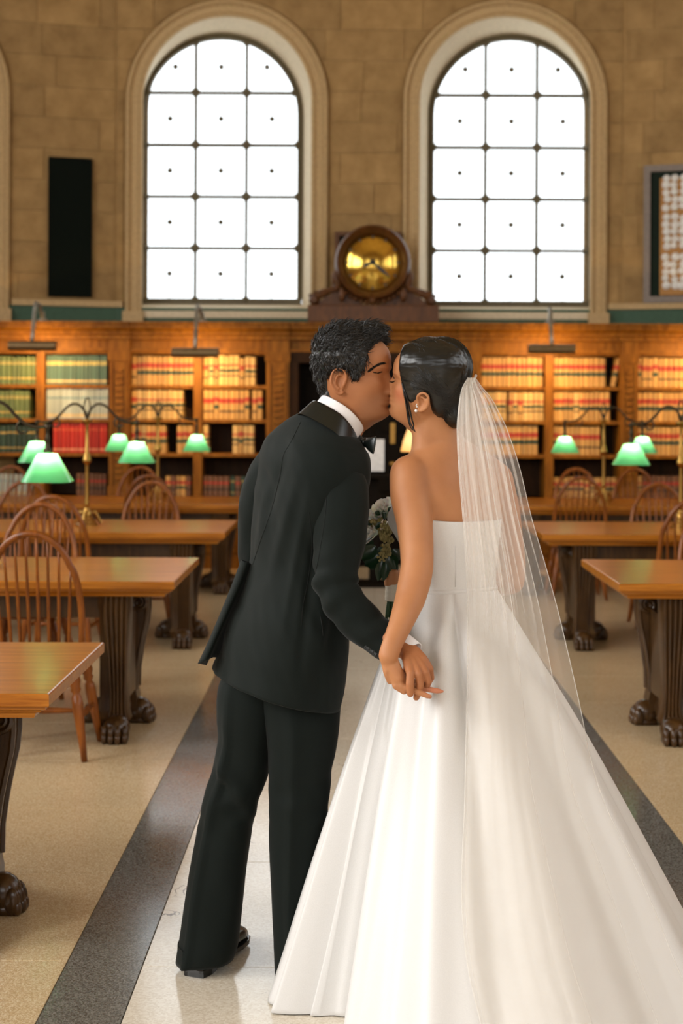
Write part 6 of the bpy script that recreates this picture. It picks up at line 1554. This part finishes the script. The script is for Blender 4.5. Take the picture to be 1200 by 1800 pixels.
def veil_sheet(u0, u1, nf, amp, ph, lift, rows=150, cols=220, dback=0.0):
    R_ = []
    for i in range(rows):
        f = i / (rows - 1); y = 664 + (1850 - 664) * f; xl, xr = interp(VE, y); row = []
        fz = min(1.0, f / 0.30)
        for j in range(cols):
            v = j / (cols - 1); u = u0 + (u1 - u0) * v
            # pleats gathered at the comb fan out downwards and overlap each other
            g = math.sin(2 * PI * nf * v + ph + 0.5 * math.sin(2.2 * v + ph)); g2 = math.cos(2 * PI * nf * v + ph); und = noise.noise(Vector((v * 5 + ph, f * 1.5, ph))) 
            e = min(1.0, min(v, 1 - v) * 10)
            uu = u + e * (u1 - u0) * amp / nf * 0.42 * g * (1.0 - 0.8 * min(1, f * 2.4)); px = xl + (xr - xl) * uu + 3.0 * und * e * fz
            d = 3.855 - 0.055 * min(1, f / 0.12) - 0.10 * f + dback * fz + 0.010 * g2 * (0.25 + f) + 0.012 * und
            d -= 0.06 * math.sin(PI * min(1, u)) * (0.15 + 0.85 * min(1, f * 4)) * 0.5
            p = W(px, y, d); dr = (p - CAMV).normalized()
            for tree, gap in ((bh_bvh, 0.003), (b_bvh, 0.006), (bod_bvh, 0.008), (sk_bvh, 0.010)):
                h = tree.ray_cast(CAMV, dr)
                if h[0] is not None:
                    dh = h[0].y - (gap + lift)
                    if p.y > dh - 0.004 * g2: p = W(px, y, dh - 0.004 * (1 + g2))
            if p.z < 0.006: q = (CAMH - 0.006) / (CAMH - p.z); p = CAMV + (p - CAMV) * q
            row.append(p)
        R_.append(row)
    return R_
layers = [(0.0, 1.0, 6, 1.3, 0.4, 0.026, 0.0), (0.0, 0.80, 8, 1.5, 1.9, 0.014, 0.012), (0.02, 0.50, 6, 1.6, 3.3, 0.004, 0.02)]
veil = None
for k, (u0, u1, nf, amp, ph, lift, db) in enumerate(layers):
    rows = veil_sheet(u0, u1, nf, amp, ph, lift, dback=db)
    o = part('veil' if k == 0 else 'veil_layer', MB().grid(rows), M['tulle'], bp_ if k == 0 else veil, smooth=True)
    if k == 0: veil = o
    edge = MB().tube([r[-1] for r in rows], 0.0011, 4); edge.tube([r[0] for r in rows], 0.0011, 4)
    part('veil_hem', edge, M['tulle_edge'], veil, smooth=True)
# comb with its gathered band
mb = MB(); P = [W(x, y, d) for x, y, d in ((836, 660, 3.90), (833, 668, 3.885), (826, 676, 3.872), (818, 680, 3.866), (812, 688, 3.862), (808, 706, 3.862), (805, 730, 3.862))]
mb.tube(spline([tuple(p) for p in P], 26), [0.004 - 0.00008 * k for k in range(26)], 8); part('veil_comb', mb, M['tulle_edge'], veil, smooth=True)

# ------------------------------------------------------------------ bouquet
bq = thing('bouquet', 'bouquet of white roses and greenery held between the groom and the bride', 'bouquet', tuple(W(690, 1086, 4.06)))
M['petal'] = plain('ivory_petal', rgb((246, 244, 234)), 0.6, Subsurface_Weight=0.3, Subsurface_Scale=0.01); M['leaf'] = plain('deep_green_leaf', rgb((26, 52, 30)), 0.28); M['filler'] = plain('olive_cream_blossom', rgb((150, 136, 84)), 0.6)
M['stem'] = plain('green_stem', rgb((42, 70, 36)), 0.5); M['ribbon'] = cloth_mat('cream_ribbon', rgb((206, 196, 176)), rgb((220, 210, 192)), 0.5)
def rose(c, r, axis, seed):
    rn = random.Random(seed); ax_ = Vector(axis).normalized(); a0 = ax_.orthogonal().normalized(); a1 = ax_.cross(a0); mb = MB()
    for k in range(15):
        f = k / 14; rad = r * (0.16 + 0.80 * f); ang = k * 2.4; op = 0.25 + 0.75 * f; rows = []
        for i in range(6):
            h = i / 5; row = []
            for j in range(7):
                s_ = (j / 6 - 0.5) * (1.5 - 0.3 * f) * (1 - 0.35 * (h - 0.55) ** 2 * 2); a = ang + s_; rr = rad * (0.35 + 0.65 * math.sin(h * PI * 0.5)) * (1 + 0.30 * op * max(0, h - 0.6) * 2.2)
                hh = r * (-0.55 + 1.35 * h * (1 - 0.30 * f)) - r * 0.25 * op * max(0, h - 0.75) * 2 * abs(s_)
                row.append(Vector(c) + (a0 * math.cos(a) + a1 * math.sin(a)) * rr + ax_ * hh)
            rows.append(row)
        mb.grid(rows)
    mb.ell(Vector(c) - ax_ * r * 0.45, (r * 0.4, r * 0.4, r * 0.3), nu=10, nv=6); return mb
def leaf_mesh(p, d, w, n_, bend=0.25):
    d = Vector(d); n_ = Vector(n_).normalized(); s_ = d.cross(n_).normalized(); rows = []
    for i in range(9):
        f = i / 8; ww = w * math.sin(PI * min(1, f * 0.96 + 0.04)) ** 0.8; c = Vector(p) + d * f - n_ * d.length * bend * f * f
        rows.append([c + s_ * ww * q + n_ * abs(q) * ww * 0.35 for q in (-1, -0.5, 0, 0.5, 1)])
    m = MB().grid(rows); return m
for k, (x, y, d, r, axs) in enumerate(((676, 893, 4.045, 0.030, (-0.3, -0.6, 0.7)), (669, 906, 4.05, 0.026, (-0.5, -0.7, 0.5)), (655, 908, 4.06, 0.026, (-0.6, -0.5, 0.6)), (650, 934, 4.045, 0.034, (-0.8, -0.6, 0.2)), (664, 925, 4.09, 0.03, (-0.2, 0.3, 0.9)), (692, 905, 4.11, 0.03, (0.4, 0.4, 0.8)))):
    part('rose', rose(W(x, y, d), r, axs, k), M['petal'], bq, smooth=True)
rn = random.Random(2)
for k in range(9):
    x0, y0 = rn.uniform(660, 682), rn.uniform(916, 965); mb = MB(); c = W(x0, y0, 4.035 + rn.uniform(0, 0.03)); dv = Vector((rn.uniform(-0.5, 0.3), -0.3, rn.uniform(-0.2, 1))).normalized()
    for j in range(26):
        f = j / 25; q = c + dv * 0.05 * f + Vector((rn.uniform(-1, 1), rn.uniform(-1, 1), rn.uniform(-1, 1))) * 0.012 * (1.1 - f); mb.ell(q, (0.0042, 0.0042, 0.0055), nu=6, nv=4)
    part('blossom_spray', mb, M['filler'], bq, smooth=True)
for x, y in ((671, 979), (676, 972)):
    c = W(x, y, 4.02); mb = MB()
    for j in range(6):
        a = 2 * PI * j / 6; e = Vector((math.cos(a), -0.25, math.sin(a))) * 0.012; mb.ell(c + e * 0.6, (0.0035, 0.002, 0.0035), nu=6, nv=4); mb.ell(c + e, (0.004, 0.002, 0.004), nu=6, nv=4)
    part('star_flower', mb, M['filler'], bq, smooth=True)
for x, y, dx, dy, w, d in ((660, 960, -24, 22, 0.020, 4.03), (668, 975, -26, 18, 0.022, 4.045), (672, 985, -8, 34, 0.015, 4.03), (684, 975, 10, 26, 0.020, 4.03), (690, 965, 12, 22, 0.022, 4.05), (655, 950, -20, 14, 0.020, 4.05), (678, 990, -3, 30, 0.012, 4.02), (668, 905, -10, -6, 0.007, 4.03), (676, 915, -2, -20, 0.006, 4.02), (682, 900, 6, -10, 0.006, 4.02), (655, 920, -12, -2, 0.008, 4.03), (660, 930, 10, -14, 0.007, 4.02), (650, 965, -8, 24, 0.022, 4.06), (680, 960, -14, 24, 0.02, 4.07), (665, 990, -22, 2, 0.018, 4.05), (687, 985, 4, 30, 0.018, 4.055)):
    a = W(x, y, d); b = W(x + dx, y + dy, d - 0.01); part('leaf', leaf_mesh(a, b - a, w, (rn.uniform(-0.3, 0.3), -1, rn.uniform(0, 0.5))), M['leaf'], bq, smooth=True)
for k in range(9):
    a_ = 2 * PI * k / 9; ox, oy = 0.011 * math.cos(a_), 0.011 * math.sin(a_); p0 = W(676, 975, 4.06) + Vector((ox * 2, oy * 2, 0)); p1 = W(689, 1030, 4.06) + Vector((ox, oy, 0)); p2 = W(685, 1084 + 3 * (k % 3), 4.06) + Vector((ox, oy, 0))
    part('stem', MB().tube(spline([tuple(p0), tuple(p1), tuple(p2)], 10), 0.0042, 6), M['stem'], bq, smooth=True)
pts = [W(687, 1006, 4.06), W(689, 1030, 4.06), W(688, 1056, 4.06)]
part('ribbon_wrap', MB().tube(spline([tuple(p) for p in pts], 24), [0.0195 + 0.0009 * (k % 4 == 0) for k in range(24)], 20), M['ribbon'], bq, smooth=True)
